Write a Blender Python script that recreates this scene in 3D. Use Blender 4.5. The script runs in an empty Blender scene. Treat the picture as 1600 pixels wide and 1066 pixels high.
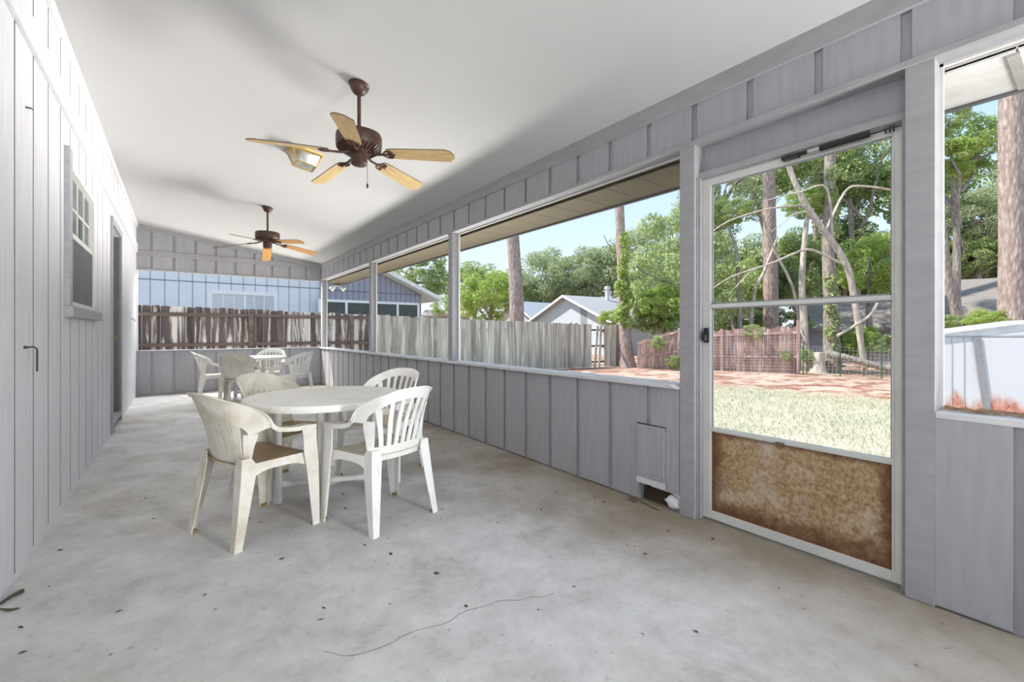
import bpy, math, random
import numpy as np
from mathutils import Vector, Matrix
random.seed(7); np.random.seed(7)
SC = bpy.context.scene
COL = SC.collection
PI = math.pi
# ------------------------------------------------------------------ camera constants
F, VX, HZ, H = 695.0, 279.0, 519.0, 1.15
TH = math.atan((800 - VX) / F); SN, CS = math.sin(TH), math.cos(TH)

def at(px, py, d):
    """a point of the place, from its bearing and its distance along the view"""
    u = (px - 800) / F; v = (HZ - py) / F
    return Vector(((u * CS + SN) * d, (-u * SN + CS) * d, H + v * d))

def ground_z(x, y):
    return -0.15 - 0.02 * max(0.0, min(x, 22.0) - 2.6)

def gpt(px, d):
    p = at(px, HZ, d)
    return Vector((p.x, p.y, ground_z(p.x, p.y)))

# ------------------------------------------------------------------ mesh builder
class MB:
    def __init__(self): self.v = []; self.f = []
    def add(self, vs, fs):
        b = len(self.v); self.v += [tuple(p) for p in vs]; self.f += [tuple(i + b for i in q) for q in fs]; return self
    def hexa(self, c):      # c: 4 bottom (ccw from above) + 4 top
        return self.add(c, [(3, 2, 1, 0), (4, 5, 6, 7), (0, 1, 5, 4), (1, 2, 6, 5), (2, 3, 7, 6), (3, 0, 4, 7)])
    def box(self, x0, x1, y0, y1, z0, z1):
        if x0 > x1: x0, x1 = x1, x0
        if y0 > y1: y0, y1 = y1, y0
        return self.hexa([(x0, y0, z0), (x1, y0, z0), (x1, y1, z0), (x0, y1, z0), (x0, y0, z1), (x1, y0, z1), (x1, y1, z1), (x0, y1, z1)])
    def obox(self, c, ax, ay, az):   # oriented box: centre and three half vectors
        c, ax, ay, az = map(Vector, (c, ax, ay, az))
        return self.hexa([c - ax - ay - az, c + ax - ay - az, c + ax + ay - az, c - ax + ay - az, c - ax - ay + az, c + ax - ay + az, c + ax + ay + az, c - ax + ay + az])
    def bar(self, p, q, w, h, up=(0, 0, 1)):
        p, q = Vector(p), Vector(q); d = (q - p); l = d.length
        if l < 1e-6: return self
        d /= l; s = d.cross(Vector(up))
        if s.length < 1e-4: s = d.cross(Vector((1, 0, 0)))
        s.normalize(); u = s.cross(d)
        return self.obox((p + q) / 2, d * l / 2, s * w / 2, u * h / 2)
    def sweep(self, pts, profs, cap=True, closed=True):
        """pts: list of rings (each a list of 3d points, same length)"""
        n = len(profs[0]); vs = []; fs = []
        for r in profs: vs += [tuple(p) for p in r]
        m = len(profs)
        for i in range(m - 1):
            for j in range(n if closed else n - 1):
                k = (j + 1) % n
                fs.append((i * n + j, i * n + k, (i + 1) * n + k, (i + 1) * n + j))
        if cap and closed:
            fs.append(tuple(range(n - 1, -1, -1))); fs.append(tuple((m - 1) * n + j for j in range(n)))
        return self.add(vs, fs)
    def tube(self, pts, rad, n=10, cap=True):
        pts = [Vector(p) for p in pts]
        if not isinstance(rad, (list, tuple)): rad = [rad] * len(pts)
        rings = []; pu = None
        for i, p in enumerate(pts):
            d = (pts[min(i + 1, len(pts) - 1)] - pts[max(i - 1, 0)]).normalized()
            if pu is None:
                pu = d.orthogonal().normalized()
            else:
                pu = (pu - d * pu.dot(d)).normalized()
            w = d.cross(pu)
            rings.append([p + (pu * math.cos(2 * PI * k / n) + w * math.sin(2 * PI * k / n)) * rad[i] for k in range(n)])
        return self.sweep(None, rings, cap)
    def lathe(self, prof, c=(0, 0, 0), n=24, sx=1, sy=1):
        rings = [[(c[0] + r * sx * math.cos(2 * PI * k / n), c[1] + r * sy * math.sin(2 * PI * k / n), c[2] + z) for k in range(n)] for r, z in prof]
        return self.sweep(None, rings, True)
    def prism(self, poly, b):     # poly 3d points, extruded by vector b
        n = len(poly); b = Vector(b); P = [Vector(p) for p in poly]
        vs = P + [p + b for p in P]
        fs = [tuple(range(n - 1, -1, -1)), tuple(range(n, 2 * n))] + [(i, (i + 1) % n, n + (i + 1) % n, n + i) for i in range(n)]
        return self.add(vs, fs)
    def sheet(self, grid, th, nrm=None):
        """closed slab from a grid of points (rows of Vectors) with thickness th along local normals"""
        R = len(grid); Cn = len(grid[0])
        G = [[Vector(p) for p in row] for row in grid]
        N = []
        for i in range(R):
            row = []
            for j in range(Cn):
                du = G[min(i + 1, R - 1)][j] - G[max(i - 1, 0)][j]
                dv = G[i][min(j + 1, Cn - 1)] - G[i][max(j - 1, 0)]
                n = du.cross(dv)
                row.append(n.normalized() if n.length > 1e-9 else Vector((0, 0, 1)))
            N.append(row)
        vs = [G[i][j] + N[i][j] * th / 2 for i in range(R) for j in range(Cn)] + [G[i][j] - N[i][j] * th / 2 for i in range(R) for j in range(Cn)]
        o = R * Cn; fs = []
        for i in range(R - 1):
            for j in range(Cn - 1):
                a, b, c, d = i * Cn + j, (i + 1) * Cn + j, (i + 1) * Cn + j + 1, i * Cn + j + 1
                fs.append((a, b, c, d)); fs.append((o + d, o + c, o + b, o + a))
        for i in range(R - 1):
            a, b = i * Cn, (i + 1) * Cn; fs.append((a, o + a, o + b, b))
            a, b = i * Cn + Cn - 1, (i + 1) * Cn + Cn - 1; fs.append((b, o + b, o + a, a))
        for j in range(Cn - 1):
            a, b = j, j + 1; fs.append((b, o + b, o + a, a))
            a, b = (R - 1) * Cn + j, (R - 1) * Cn + j + 1; fs.append((a, o + a, o + b, b))
        return self.add(vs, fs)
    def mesh(self, name, mat, smooth=0):
        me = bpy.data.meshes.new(name); me.from_pydata(self.v, [], self.f); me.validate()
        if mat: me.materials.append(mat)
        if smooth:
            me.polygons.foreach_set('use_smooth', [True] * len(me.polygons))
            me.set_sharp_from_angle(angle=math.radians(smooth))
        me.update(); return me
    def build(self, name, mat, parent=None, smooth=0, bevel=0):
        o = bpy.data.objects.new(name, self.mesh(name, mat, smooth)); COL.objects.link(o)
        if parent: o.parent = parent
        if bevel:
            m = o.modifiers.new('bevel', 'BEVEL'); m.width = bevel; m.segments = 2; m.limit_method = 'ANGLE'; m.angle_limit = 0.7
        return o

def empty(name, loc=(0, 0, 0), rz=0):
    o = bpy.data.objects.new(name, None); COL.objects.link(o); o.location = loc; o.rotation_euler = (0, 0, rz); o.empty_display_size = 0.1
    return o
def tag(o, label=None, cat=None, group=None, kind=None):
    if label: o['label'] = label
    if cat: o['category'] = cat
    if group: o['group'] = group
    if kind: o['kind'] = kind
    return o
def struct(o, label, cat):
    return tag(o, label, cat, None, 'structure')
KIDS = {}
def copy_tree(o, parent=None):
    c = o.copy(); COL.objects.link(c); c.parent = parent
    for ch in o.children: copy_tree(ch, c)
    return c

# ------------------------------------------------------------------ materials
def new_mat(name):
    m = bpy.data.materials.new(name); m.use_nodes = True
    nt = m.node_tree; nt.nodes.clear()
    out = nt.nodes.new('ShaderNodeOutputMaterial'); b = nt.nodes.new('ShaderNodeBsdfPrincipled')
    nt.links.new(b.outputs[0], out.inputs[0])
    return m, nt, b, out
def N(nt, t, **kw):
    n = nt.nodes.new(t)
    for k, v in kw.items():
        if k in n.inputs: n.inputs[k].default_value = v
        else: setattr(n, k, v)
    return n
def coords(nt, scale=(1, 1, 1), rot=(0, 0, 0)):
    tc = N(nt, 'ShaderNodeTexCoord'); mp = N(nt, 'ShaderNodeMapping')
    mp.inputs['Scale'].default_value = scale; mp.inputs['Rotation'].default_value = rot
    nt.links.new(tc.outputs['Object'], mp.inputs[0]); return mp.outputs[0]
def noise(nt, vec, scale, detail=4, rough=0.55, dist=0.0):
    n = N(nt, 'ShaderNodeTexNoise'); n.inputs['Scale'].default_value = scale; n.inputs['Detail'].default_value = detail
    n.inputs['Roughness'].default_value = rough; n.inputs['Distortion'].default_value = dist
    nt.links.new(vec, n.inputs['Vector']); return n.outputs['Fac']
def ramp(nt, fac, stops, interp='LINEAR'):
    r = N(nt, 'ShaderNodeValToRGB'); r.color_ramp.interpolation = interp
    e = r.color_ramp.elements
    while len(e) < len(stops): e.new(0.5)
    for i, (p, c) in enumerate(stops):
        e[i].position = p; e[i].color = (c, c, c, 1) if isinstance(c, (int, float)) else (*c, 1)
    nt.links.new(fac, r.inputs[0]); return r.outputs[0]
def mix(nt, fac, a, b, mode='MIX'):
    m = N(nt, 'ShaderNodeMix', data_type='RGBA', blend_type=mode)
    for sock, val in ((m.inputs[0], fac), (m.inputs[6], a), (m.inputs[7], b)):
        if isinstance(val, (int, float)): sock.default_value = val
        elif isinstance(val, tuple): sock.default_value = (*val, 1)
        else: nt.links.new(val, sock)
    return m.outputs[2]
def bump(nt, b, h, strength=0.2, dist=0.01):
    n = N(nt, 'ShaderNodeBump'); n.inputs['Strength'].default_value = strength; n.inputs['Distance'].default_value = dist
    nt.links.new(h, n.inputs['Height']); nt.links.new(n.outputs[0], b.inputs['Normal'])
def simple(name, col, rough=0.6, var=0.06, scale=8, stretch=(1, 1, 1), metal=0, bmp=0.0, dark=None, dscale=3, dlo=0.55, dhi=0.75, spec=None):
    m, nt, b, o = new_mat(name)
    v = coords(nt, stretch)
    f = noise(nt, v, scale)
    lo = tuple(max(0, c * (1 - var * 2)) for c in col); hi = tuple(min(1, c * (1 + var * 2)) for c in col)
    c = ramp(nt, f, [(0.3, lo), (0.7, hi)])
    if dark:
        d = ramp(nt, noise(nt, v, dscale, 6, 0.65), [(dlo, 0.0), (dhi, 1.0)])
        c = mix(nt, d, c, dark)
    nt.links.new(c, b.inputs['Base Color']); b.inputs['Roughness'].default_value = rough; b.inputs['Metallic'].default_value = metal
    if spec is not None: b.inputs['Specular IOR Level'].default_value = spec
    if bmp: bump(nt, b, f, bmp)
    return m

PAINT = simple('wall_paint', (0.38, 0.373, 0.392), 0.65, 0.035, 5, (6, 6, 0.6), bmp=0.08, spec=0.3)
PAINTL = simple('wall_paint_light', (0.61, 0.605, 0.625), 0.65, 0.03, 5, (6, 6, 0.6), bmp=0.08, dark=(0.56, 0.56, 0.56), dscale=2, dlo=0.6, dhi=0.85, spec=0.3)
TRIMP = simple('trim_paint', (0.355, 0.35, 0.358), 0.6, 0.04, 6, (4, 1, 4), bmp=0.1, dark=(0.31, 0.295, 0.28), dscale=9, dlo=0.68, dhi=0.74, spec=0.3)
SILLP = simple('sill_paint', (0.66, 0.66, 0.66), 0.55, 0.04, 6, (4, 1, 4), dark=(0.48, 0.46, 0.43), dscale=7, dlo=0.62, dhi=0.75)
CREAM = simple('opening_cream_paint', (0.74, 0.72, 0.68), 0.6, 0.03, 6)
CEIL = simple('ceiling_paint', (0.50, 0.493, 0.48), 0.8, 0.008, 2)
WHITE_MET = simple('white_enamel', (0.66, 0.66, 0.62), 0.4, 0.03, 6, dark=(0.50, 0.49, 0.44), dscale=6, dlo=0.62, dhi=0.85)
BLACK = simple('black_plastic', (0.012, 0.012, 0.013), 0.35, 0.1, 10)
CHROME = simple('bright_steel', (0.6, 0.6, 0.6), 0.25, 0.05, 10, metal=1)
DARKM = simple('dark_nail_steel', (0.03, 0.028, 0.026), 0.6, 0.1, 20)

def m_floor():
    m, nt, b, o = new_mat('porch_concrete')
    v = coords(nt); vs = coords(nt, (1, 1.0, 1), (0, 0, 0.5))
    big = noise(nt, v, 0.9, 7, 0.65, 0.15); mid = noise(nt, vs, 2.6, 9, 0.72, 0.12); fine = noise(nt, v, 26, 5, 0.7)
    c = ramp(nt, mid, [(0.27, (0.37, 0.355, 0.33)), (0.45, (0.55, 0.54, 0.52)), (0.6, (0.65, 0.64, 0.62)), (0.78, (0.76, 0.75, 0.735))])
    c = mix(nt, ramp(nt, big, [(0.48, 0.0), (0.7, 0.75)]), c, (0.42, 0.375, 0.31))
    sp = ramp(nt, fine, [(0.28, 0.45), (0.42, 1.0)])
    c = mix(nt, 0.6, c, sp, 'MULTIPLY')
    # brown dirt collected along the outer (right) edge, ragged
    sx = N(nt, 'ShaderNodeSeparateXYZ'); nt.links.new(v, sx.inputs[0])
    ad = N(nt, 'ShaderNodeMath', operation='MULTIPLY_ADD'); nt.links.new(big, ad.inputs[0]); ad.inputs[1].default_value = 2.2
    nt.links.new(sx.outputs[0], ad.inputs[2])
    ed = ramp(nt, ad.outputs[0], [(0.0, 0.0), (1.0, 0.0)])
    mr = N(nt, 'ShaderNodeMapRange'); nt.links.new(ad.outputs[0], mr.inputs[0]); mr.inputs[1].default_value = 2.55; mr.inputs[2].default_value = 3.6; mr.inputs[3].default_value = 0; mr.inputs[4].default_value = 0.85
    c = mix(nt, mr.outputs[0], c, (0.235, 0.19, 0.13))
    # scattered dark specks
    vo = N(nt, 'ShaderNodeTexVoronoi'); vo.inputs['Scale'].default_value = 7; nt.links.new(v, vo.inputs['Vector'])
    c = mix(nt, ramp(nt, vo.outputs['Distance'], [(0.035, 0.75), (0.06, 0.0)]), c, (0.10, 0.085, 0.07))
    nt.links.new(c, b.inputs['Base Color'])
    nt.links.new(ramp(nt, mid, [(0.3, 0.75), (0.7, 0.48)]), b.inputs['Roughness'])
    bump(nt, b, mid, 0.12, 0.01); return m
FLOOR = m_floor()

def m_rust():
    m, nt, b, o = new_mat('rusted_panel')
    v = coords(nt); f = noise(nt, v, 3.0, 8, 0.7, 0.3); g = noise(nt, v, 60, 3, 0.6); g2 = noise(nt, v, 14, 6, 0.75)
    c = ramp(nt, g, [(0.3, (0.22, 0.12, 0.05)), (0.5, (0.40, 0.265, 0.135)), (0.7, (0.52, 0.40, 0.25))])
    c = mix(nt, ramp(nt, f, [(0.52, 0.0), (0.66, 0.7)]), c, (0.60, 0.53, 0.43))
    # heavy rust creeping in from the panel's edges: y 0.585..1.44, z 0.06..0.545
    sx = N(nt, 'ShaderNodeSeparateXYZ'); nt.links.new(v, sx.inputs[0])
    def edge(out, lo, hi, inv):
        mr = N(nt, 'ShaderNodeMapRange'); nt.links.new(out, mr.inputs[0]); mr.inputs[1].default_value = lo; mr.inputs[2].default_value = hi
        mr.inputs[3].default_value = 1 if not inv else 0; mr.inputs[4].default_value = 0 if not inv else 1; return mr.outputs[0]
    e1 = edge(sx.outputs[2], 0.06, 0.20, False); e2 = edge(sx.outputs[1], 1.33, 1.44, True); e3 = edge(sx.outputs[1], 0.585, 0.66, False); e4 = edge(sx.outputs[2], 0.50, 0.56, True)
    def mx(a, b_):
        q = N(nt, 'ShaderNodeMath', operation='MAXIMUM'); nt.links.new(a, q.inputs[0]); nt.links.new(b_, q.inputs[1]); return q.outputs[0]
    e = mx(mx(e1, e2), mx(e3, e4))
    s = N(nt, 'ShaderNodeMath', operation='MULTIPLY_ADD'); nt.links.new(g2, s.inputs[0]); s.inputs[1].default_value = 0.9
    e_ = N(nt, 'ShaderNodeMath', operation='MULTIPLY'); nt.links.new(e, e_.inputs[0]); e_.inputs[1].default_value = 0.55; nt.links.new(e_.outputs[0], s.inputs[2])
    k = ramp(nt, s.outputs[0], [(0.56, 0.0), (0.72, 0.55), (0.98, 0.95)])
    c = mix(nt, k, c, (0.13, 0.045, 0.015))
    k2 = ramp(nt, s.outputs[0], [(1.0, 0.0), (1.0, 0.0)])
    nt.links.new(c, b.inputs['Base Color']); b.inputs['Roughness'].default_value = 0.8; return m
RUST = m_rust()

def m_plastic(name, col, dirt, lo=0.5, hi=0.8):
    m, nt, b, o = new_mat(name)
    v = coords(nt); f = noise(nt, v, 5, 6, 0.65, 0.4); g = noise(nt, v, 40, 4, 0.6)
    c = mix(nt, ramp(nt, f, [(lo, 0.0), (hi, 0.9)]), col, dirt)
    c = mix(nt, ramp(nt, g, [(0.62, 0.0), (0.75, 0.35)]), c, tuple(x * 0.7 for x in dirt))
    nt.links.new(c, b.inputs['Base Color']); b.inputs['Roughness'].default_value = 0.42
    return m
PLAST = m_plastic('white_resin', (0.88, 0.865, 0.81), (0.62, 0.57, 0.46), 0.52, 0.85)
PLASTG = m_plastic('grimy_white_resin', (0.80, 0.765, 0.67), (0.50, 0.42, 0.28), 0.42, 0.75)
TABLEW = m_plastic('table_resin', (0.90, 0.885, 0.82), (0.70, 0.66, 0.54), 0.5, 0.8)
PIPEM = m_plastic('table_leg_pipe', (0.72, 0.70, 0.68), (0.55, 0.50, 0.45), 0.5, 0.8)
def m_seat(name, a, bcol):
    m, nt, b, o = new_mat(name)
    v = coords(nt, (9, 1.2, 1)); f = noise(nt, v, 3, 5, 0.6)
    c = ramp(nt, f, [(0.3, a), (0.7, bcol)])
    nt.links.new(c, b.inputs['Base Color']); b.inputs['Roughness'].default_value = 0.5; return m
SEAT_BROWN = m_seat('dirty_seat', (0.24, 0.165, 0.08), (0.40, 0.29, 0.16))
SEAT_BEIGE = m_seat('stained_seat', (0.48, 0.40, 0.29), (0.72, 0.66, 0.56))

def m_wood(name, a, bcol, stretch, scale=3, rough=0.45):
    m, nt, b, o = new_mat(name)
    v = coords(nt, stretch); f = noise(nt, v, scale, 6, 0.6, 1.2)
    c = ramp(nt, f, [(0.32, a), (0.5, tuple((x + y) / 2 for x, y in zip(a, bcol))), (0.68, bcol)])
    nt.links.new(c, b.inputs['Base Color']); b.inputs['Roughness'].default_value = rough; return m
BLADE = m_wood('oak_blade', (0.36, 0.24, 0.10), (0.60, 0.445, 0.22), (2, 16, 16))
BLADE2 = m_wood('orange_oak_blade', (0.40, 0.19, 0.05), (0.62, 0.33, 0.10), (2, 16, 16))
FANM = simple('brown_fan_metal', (0.052, 0.021, 0.013), 0.5, 0.15, 40, dark=(0.085, 0.032, 0.015), dscale=30)
BRASS = simple('aged_brass', (0.52, 0.32, 0.10), 0.35, 0.1, 12, metal=0.6)

def m_glass(name, tint=(0.9, 0.95, 0.95), alpha=0.25, rough=0.03):
    m = bpy.data.materials.new(name); m.use_nodes = True; nt = m.node_tree; nt.nodes.clear()
    o = N(nt, 'ShaderNodeOutputMaterial'); t = N(nt, 'ShaderNodeBsdfTransparent'); t.inputs[0].default_value = (*tint, 1)
    g = N(nt, 'ShaderNodeBsdfGlossy'); g.inputs['Roughness'].default_value = rough
    x = N(nt, 'ShaderNodeMixShader'); x.inputs[0].default_value = alpha
    nt.links.new(t.outputs[0], x.inputs[1]); nt.links.new(g.outputs[0], x.inputs[2]); nt.links.new(x.outputs[0], o.inputs[0]); return m
GLASS = m_glass('window_glass', (0.75, 0.8, 0.8), 0.35)
LGLASS = m_glass('lantern_glass', (0.9, 0.93, 0.92), 0.25, 0.08)

# ------------------------------------------------------------------ camera, world, lights
cam = bpy.data.cameras.new('camera'); co = bpy.data.objects.new('camera', cam); COL.objects.link(co)
cam.sensor_width = 36; cam.lens = 36 * F / 1600; cam.shift_y = -(533 - HZ) / 1600; cam.clip_start = 0.02; cam.clip_end = 400
co.location = (0, 0, H); co.rotation_euler = (PI / 2, 0, -TH)
SC.camera = co
SC.view_settings.view_transform = 'Standard'; SC.view_settings.look = 'None'; SC.view_settings.gamma = 1; SC.view_settings.use_curve_mapping = False
SC.view_settings.exposure = 0.3
SC.cycles.diffuse_bounces = 8; SC.cycles.max_bounces = 14; SC.cycles.transparent_max_bounces = 16; SC.cycles.use_denoising = True
SC.cycles.sample_clamp_indirect = 6

w = bpy.data.worlds.new('sky'); SC.world = w; w.use_nodes = True; nt = w.node_tree; nt.nodes.clear()
o = N(nt, 'ShaderNodeOutputWorld'); bg = N(nt, 'ShaderNodeBackground'); tc = N(nt, 'ShaderNodeTexCoord'); sx = N(nt, 'ShaderNodeSeparateXYZ')
nt.links.new(tc.outputs['Generated'], sx.inputs[0])
SKY = ramp(nt, sx.outputs[2], [(0.0, (0.86, 0.93, 1.0)), (0.12, (0.70, 0.84, 1.0)), (0.35, (0.47, 0.68, 0.97)), (1.0, (0.42, 0.58, 0.88))])
nt.links.new(SKY, bg.inputs[0]); bg.inputs[1].default_value = 1.05; nt.links.new(bg.outputs[0], o.inputs[0])

sun = bpy.data.lights.new('sun', 'SUN'); so = bpy.data.objects.new('sun', sun); COL.objects.link(so)
sun.energy = 5.4; sun.angle = 0.012; sun.color = (1.0, 0.95, 0.87)
so.rotation_euler = Vector((0.55, -0.52, -1.0)).to_track_quat('-Z', 'Y').to_euler()

# ------------------------------------------------------------------ porch shell
XL, XR, YE, YB = -0.605, 2.53, 10.45, -1.6
SILL, HDR = 0.79, 2.30
def ceil_z(x): return 3.11 - 0.147 * (x + 0.605)
GW = 0.04
GY = [1.862 + 0.3305 * k for k in range(-11, 27)]

def boards_x(mb, x0, x1, y0, y1, z0, z1, ends):
    """boards of a wall facing along X between grooves that end at the given Y"""
    e = sorted(g for g in ends if y0 < g < y1 + GW)
    a = y0
    for g in e:
        if g - GW > a + 0.004: mb.box(x0, x1, a, min(g - GW, y1), z0, z1)
        a = g
    if a < y1 - 0.004: mb.box(x0, x1, a, y1, z0, z1)

fl = MB(); fl.box(-0.62, 2.72, YB - 0.3, 10.62, -0.22, 0)
struct(fl.build('floor', FLOOR), 'stained grey concrete porch floor slab', 'floor')
# hairline crack
ck = MB(); cp = [(505, 1019), (545, 1027), (600, 1012), (640, 990), (690, 977), (730, 955), (775, 940), (830, 935), (885, 925)]
pts = []
for a, b in zip(cp[:-1], cp[1:]):
    for t in (0, 0.33, 0.66):
        px, py = a[0] + (b[0] - a[0]) * t, a[1] + (b[1] - a[1]) * t + random.uniform(-2.0, 2.0)
        d = F * H / (py - HZ); q = at(px, py, d); pts.append(Vector((q.x, q.y, 0.0)))
for a, b in zip(pts[:-1], pts[1:]):
    ck.bar(a + Vector((0, 0, 0.0004)), b + Vector((0, 0, 0.0004)), random.uniform(0.0012, 0.003), 0.0006)
struct(ck.build('trim_13', simple('crack_dark', (0.13, 0.12, 0.11), 0.9)), 'thin wandering crack across the concrete floor', 'crack')

c = MB(); x0, x1 = XL - 0.16, 2.66
c.hexa([(x0, YB - 0.3, ceil_z(x0)), (x1, YB - 0.3, ceil_z(x1)), (x1, 10.62, ceil_z(x1)), (x0, 10.62, ceil_z(x0)), (x0, YB - 0.3, ceil_z(x0) + 0.1), (x1, YB - 0.3, ceil_z(x1) + 0.1), (x1, 10.62, ceil_z(x1) + 0.1), (x0, 10.62, ceil_z(x0) + 0.1)])
struct(c.build('ceiling', CEIL), 'sloping white painted porch ceiling', 'ceiling')
r = MB()
def rz(x): return ceil_z(x) + 0.14
x0, x1 = -4.0, 3.10
r.hexa([(x0, YB - 0.35, rz(x0)), (x1, YB - 0.35, rz(x1)), (x1, 10.68, rz(x1)), (x0, 10.68, rz(x0)), (x0, YB - 0.35, rz(x0) + 0.08), (x1, YB - 0.35, rz(x1) + 0.08), (x1, 10.68, rz(x1) + 0.08), (x0, 10.68, rz(x0) + 0.08)])
struct(r.build('roof', simple('roof_shingle', (0.16, 0.15, 0.14), 0.9)), 'shingled porch roof above the ceiling', 'roof')

# --- left wall with window and door openings
wl = MB(); a, b_ = XL - 0.012, XL
WY0, WY1, WZ0, WZ1 = 4.22, 5.42, 1.33, 2.33
DY0, DY1, DZ0, DZ1 = 6.66, 7.56, 0.14, 2.36
def solid(x0, x1):
    wl.box(x0, x1, YB, WY0, 0, 3.2); wl.box(x0, x1, WY0, WY1, 0, WZ0); wl.box(x0, x1, WY0, WY1, WZ1, 3.2)
    wl.box(x0, x1, WY1, DY0, 0, 3.2); wl.box(x0, x1, DY0, DY1, 0, DZ0); wl.box(x0, x1, DY0, DY1, DZ1, 3.2); wl.box(x0, x1, DY1, 10.55, 0, 3.2)
solid(XL - 0.15, XL - 0.045)
GL = [3.026 + 0.3305 * k for k in range(-14, 23)]
LG = 0.019
def lboards(y0, y1, z0, z1):
    e = sorted(g for g in GL if y0 < g < y1 + LG); s = y0
    for g in e:
        if g - LG > s + 0.004: wl.box(XL - 0.046, XL, s, min(g - LG, y1), z0, z1)
        s = g
    if s < y1 - 0.004: wl.box(XL - 0.046, XL, s, y1, z0, z1)
lboards(YB, WY0, 0.03, 2.6); lboards(WY0, WY1, 0.03, WZ0); lboards(WY0, WY1, WZ1, 2.6); lboards(WY1, DY0, 0.03, 2.6)
lboards(DY0, DY1, DZ1, 2.6); lboards(DY1, 10.45, 0.03, 2.6); lboards(YB, 10.45, 2.70, 3.06)
wl.box(XL - 0.046, XL + 0.001, YB, DY0, 0.0, 0.035); wl.box(XL - 0.046, XL + 0.001, DY1, 10.45, 0.0, 0.035)
WLO = wl.build('wall_left', PAINTL); WLO.data.materials.append(simple('groove_shade', (0.20, 0.195, 0.19), 0.9))
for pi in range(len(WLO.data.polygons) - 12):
    if pi < 42 or pi % 6 in (2, 4): WLO.data.polygons[pi].material_index = 1  # slab and board edges coloured dark: groove shade put into the material
struct(WLO, 'pale grey grooved siding wall of the house', 'wall')
t = MB(); t.box(XL, XL + 0.022, YB, 10.45, 2.584, 2.735)
struct(t.build('trim_1', PAINTL, bevel=0.002), 'horizontal trim board along the pale siding wall', 'trim')
t = MB(); t.box(XL, XL + 0.02, YB, 10.45, 3.03, 3.107)
struct(t.build('trim_2', PAINTL, bevel=0.002), 'trim board where pale siding meets the ceiling', 'trim')
# --- window in the left wall
wn = empty('window_1', (0, 0, 0)); struct(wn, 'white sash window with dark lower screen in the pale wall', 'window')
m = MB(); m.box(XL, XL + 0.03, 4.115, 4.21, 1.326, 2.385); m.build('casing', TRIMP, wn, bevel=0.002)
m = MB(); m.box(XL, XL + 0.045, 4.115, 5.52, 1.25, 1.325); m.build('sill', TRIMP, wn, bevel=0.002)
m = MB()
for (y0, y1, z0, z1) in ((WY0, WY0 + 0.035, WZ0, WZ1), (WY1 - 0.035, WY1, WZ0, WZ1), (WY0 + 0.035, WY1 - 0.035, WZ0, WZ0 + 0.035), (WY0 + 0.035, WY1 - 0.035, WZ1 - 0.035, WZ1)):
    m.box(XL - 0.09, XL + 0.006, y0, y1, z0, z1)
m.build('frame', WHITE_MET, wn)
m = MB(); zi = 1.83
m.box(XL - 0.05, XL - 0.012, WY0 + 0.035, WY1 - 0.035, zi, zi + 0.045)
for k in range(1, 4):
    y = WY0 + 0.035 + (WY1 - WY0 - 0.07) * k / 4; m.box(XL - 0.035, XL - 0.025, y - 0.008, y + 0.008, zi + 0.045, WZ1 - 0.035)
m.box(XL - 0.035, XL - 0.025, WY0 + 0.035, WY1 - 0.035, 2.06, 2.076)
m.build('sash', WHITE_MET, wn)
m = MB(); m.box(XL - 0.034, XL - 0.030, WY0 + 0.03, WY1 - 0.03, zi + 0.02, WZ1 - 0.03); m.build('pane', GLASS, wn)
m = MB(); m.box(XL - 0.010, XL - 0.006, WY0 + 0.036, WY1 - 0.036, WZ0 + 0.036, zi - 0.001); m.build('screen', simple('dark_screen', (0.10, 0.10, 0.105), 0.5, 0.1, 4), wn)
m = MB(); m.box(XL - 0.12, XL - 0.10, WY0, WY1, WZ0, WZ1); m.build('blind', simple('room_blind', (0.62, 0.62, 0.60), 0.7, 0.02), wn)
# --- door in the left wall
dl = empty('door_1'); struct(dl, 'recessed greyish green house door in the pale wall', 'door')
m = MB(); m.box(XL - 0.11, XL - 0.075, DY0, DY1, DZ0, DZ1); m.build('leaf', simple('greenish_door_paint', (0.12, 0.13, 0.105), 0.55), dl)
m = MB()
m.box(XL, XL + 0.022, DY0 - 0.06, DY0, 0.02, 2.36); m.box(XL, XL + 0.022, DY1, DY1 + 0.06, 0.02, 2.36); m.box(XL, XL + 0.024, DY0 - 0.06, DY1 + 0.06, 2.36, 2.44)
m.build('casing', TRIMP, dl)
m = MB(); m.box(XL - 0.13, XL + 0.02, DY0 - 0.02, DY1 + 0.02, 0.10, 0.14); m.build('threshold', TRIMP, dl)
m = MB(); m.tube([(XL - 0.075, 7.48, 1.08), (XL - 0.045, 7.48, 1.08)], 0.012); m.lathe([(0.0, 0), (0.025, 0.005), (0.028, 0.02), (0.0, 0.03)], (XL - 0.04, 7.48, 1.07), 12); m.build('knob', BRASS, dl, 40)

# --- right (outer) wall: low wall, sill, posts, header
wr = MB()
PH0, PH1, PHZ = 1.615, 1.925, 0.115      # hole gnawed out at the bottom below the pet flap
for (y0, y1) in ((YB, 0.427), (PH1, YE)):
    wr.box(XR + 0.018, XR + 0.11, y0, y1, 0.0, SILL); boards_x(wr, XR, XR + 0.018, y0, y1, 0.012, SILL, GY)
wr.box(XR + 0.018, XR + 0.11, PH0, PH1, PHZ, SILL); boards_x(wr, XR, XR + 0.018, PH0, PH1, PHZ, SILL, GY)
struct(wr.build('wall_right', PAINT), 'low grey grooved siding wall below the screen openings', 'wall')
s = MB(); s.hexa([(XR - 0.035, 1.611, SILL), (XR + 0.14, 1.611, SILL), (XR + 0.14, YE, SILL), (XR - 0.035, YE, SILL), (XR - 0.035, 1.66, SILL + 0.026), (XR + 0.14, 1.611, SILL + 0.026), (XR + 0.14, YE, SILL + 0.026), (XR - 0.035, YE, SILL + 0.026)])
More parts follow.
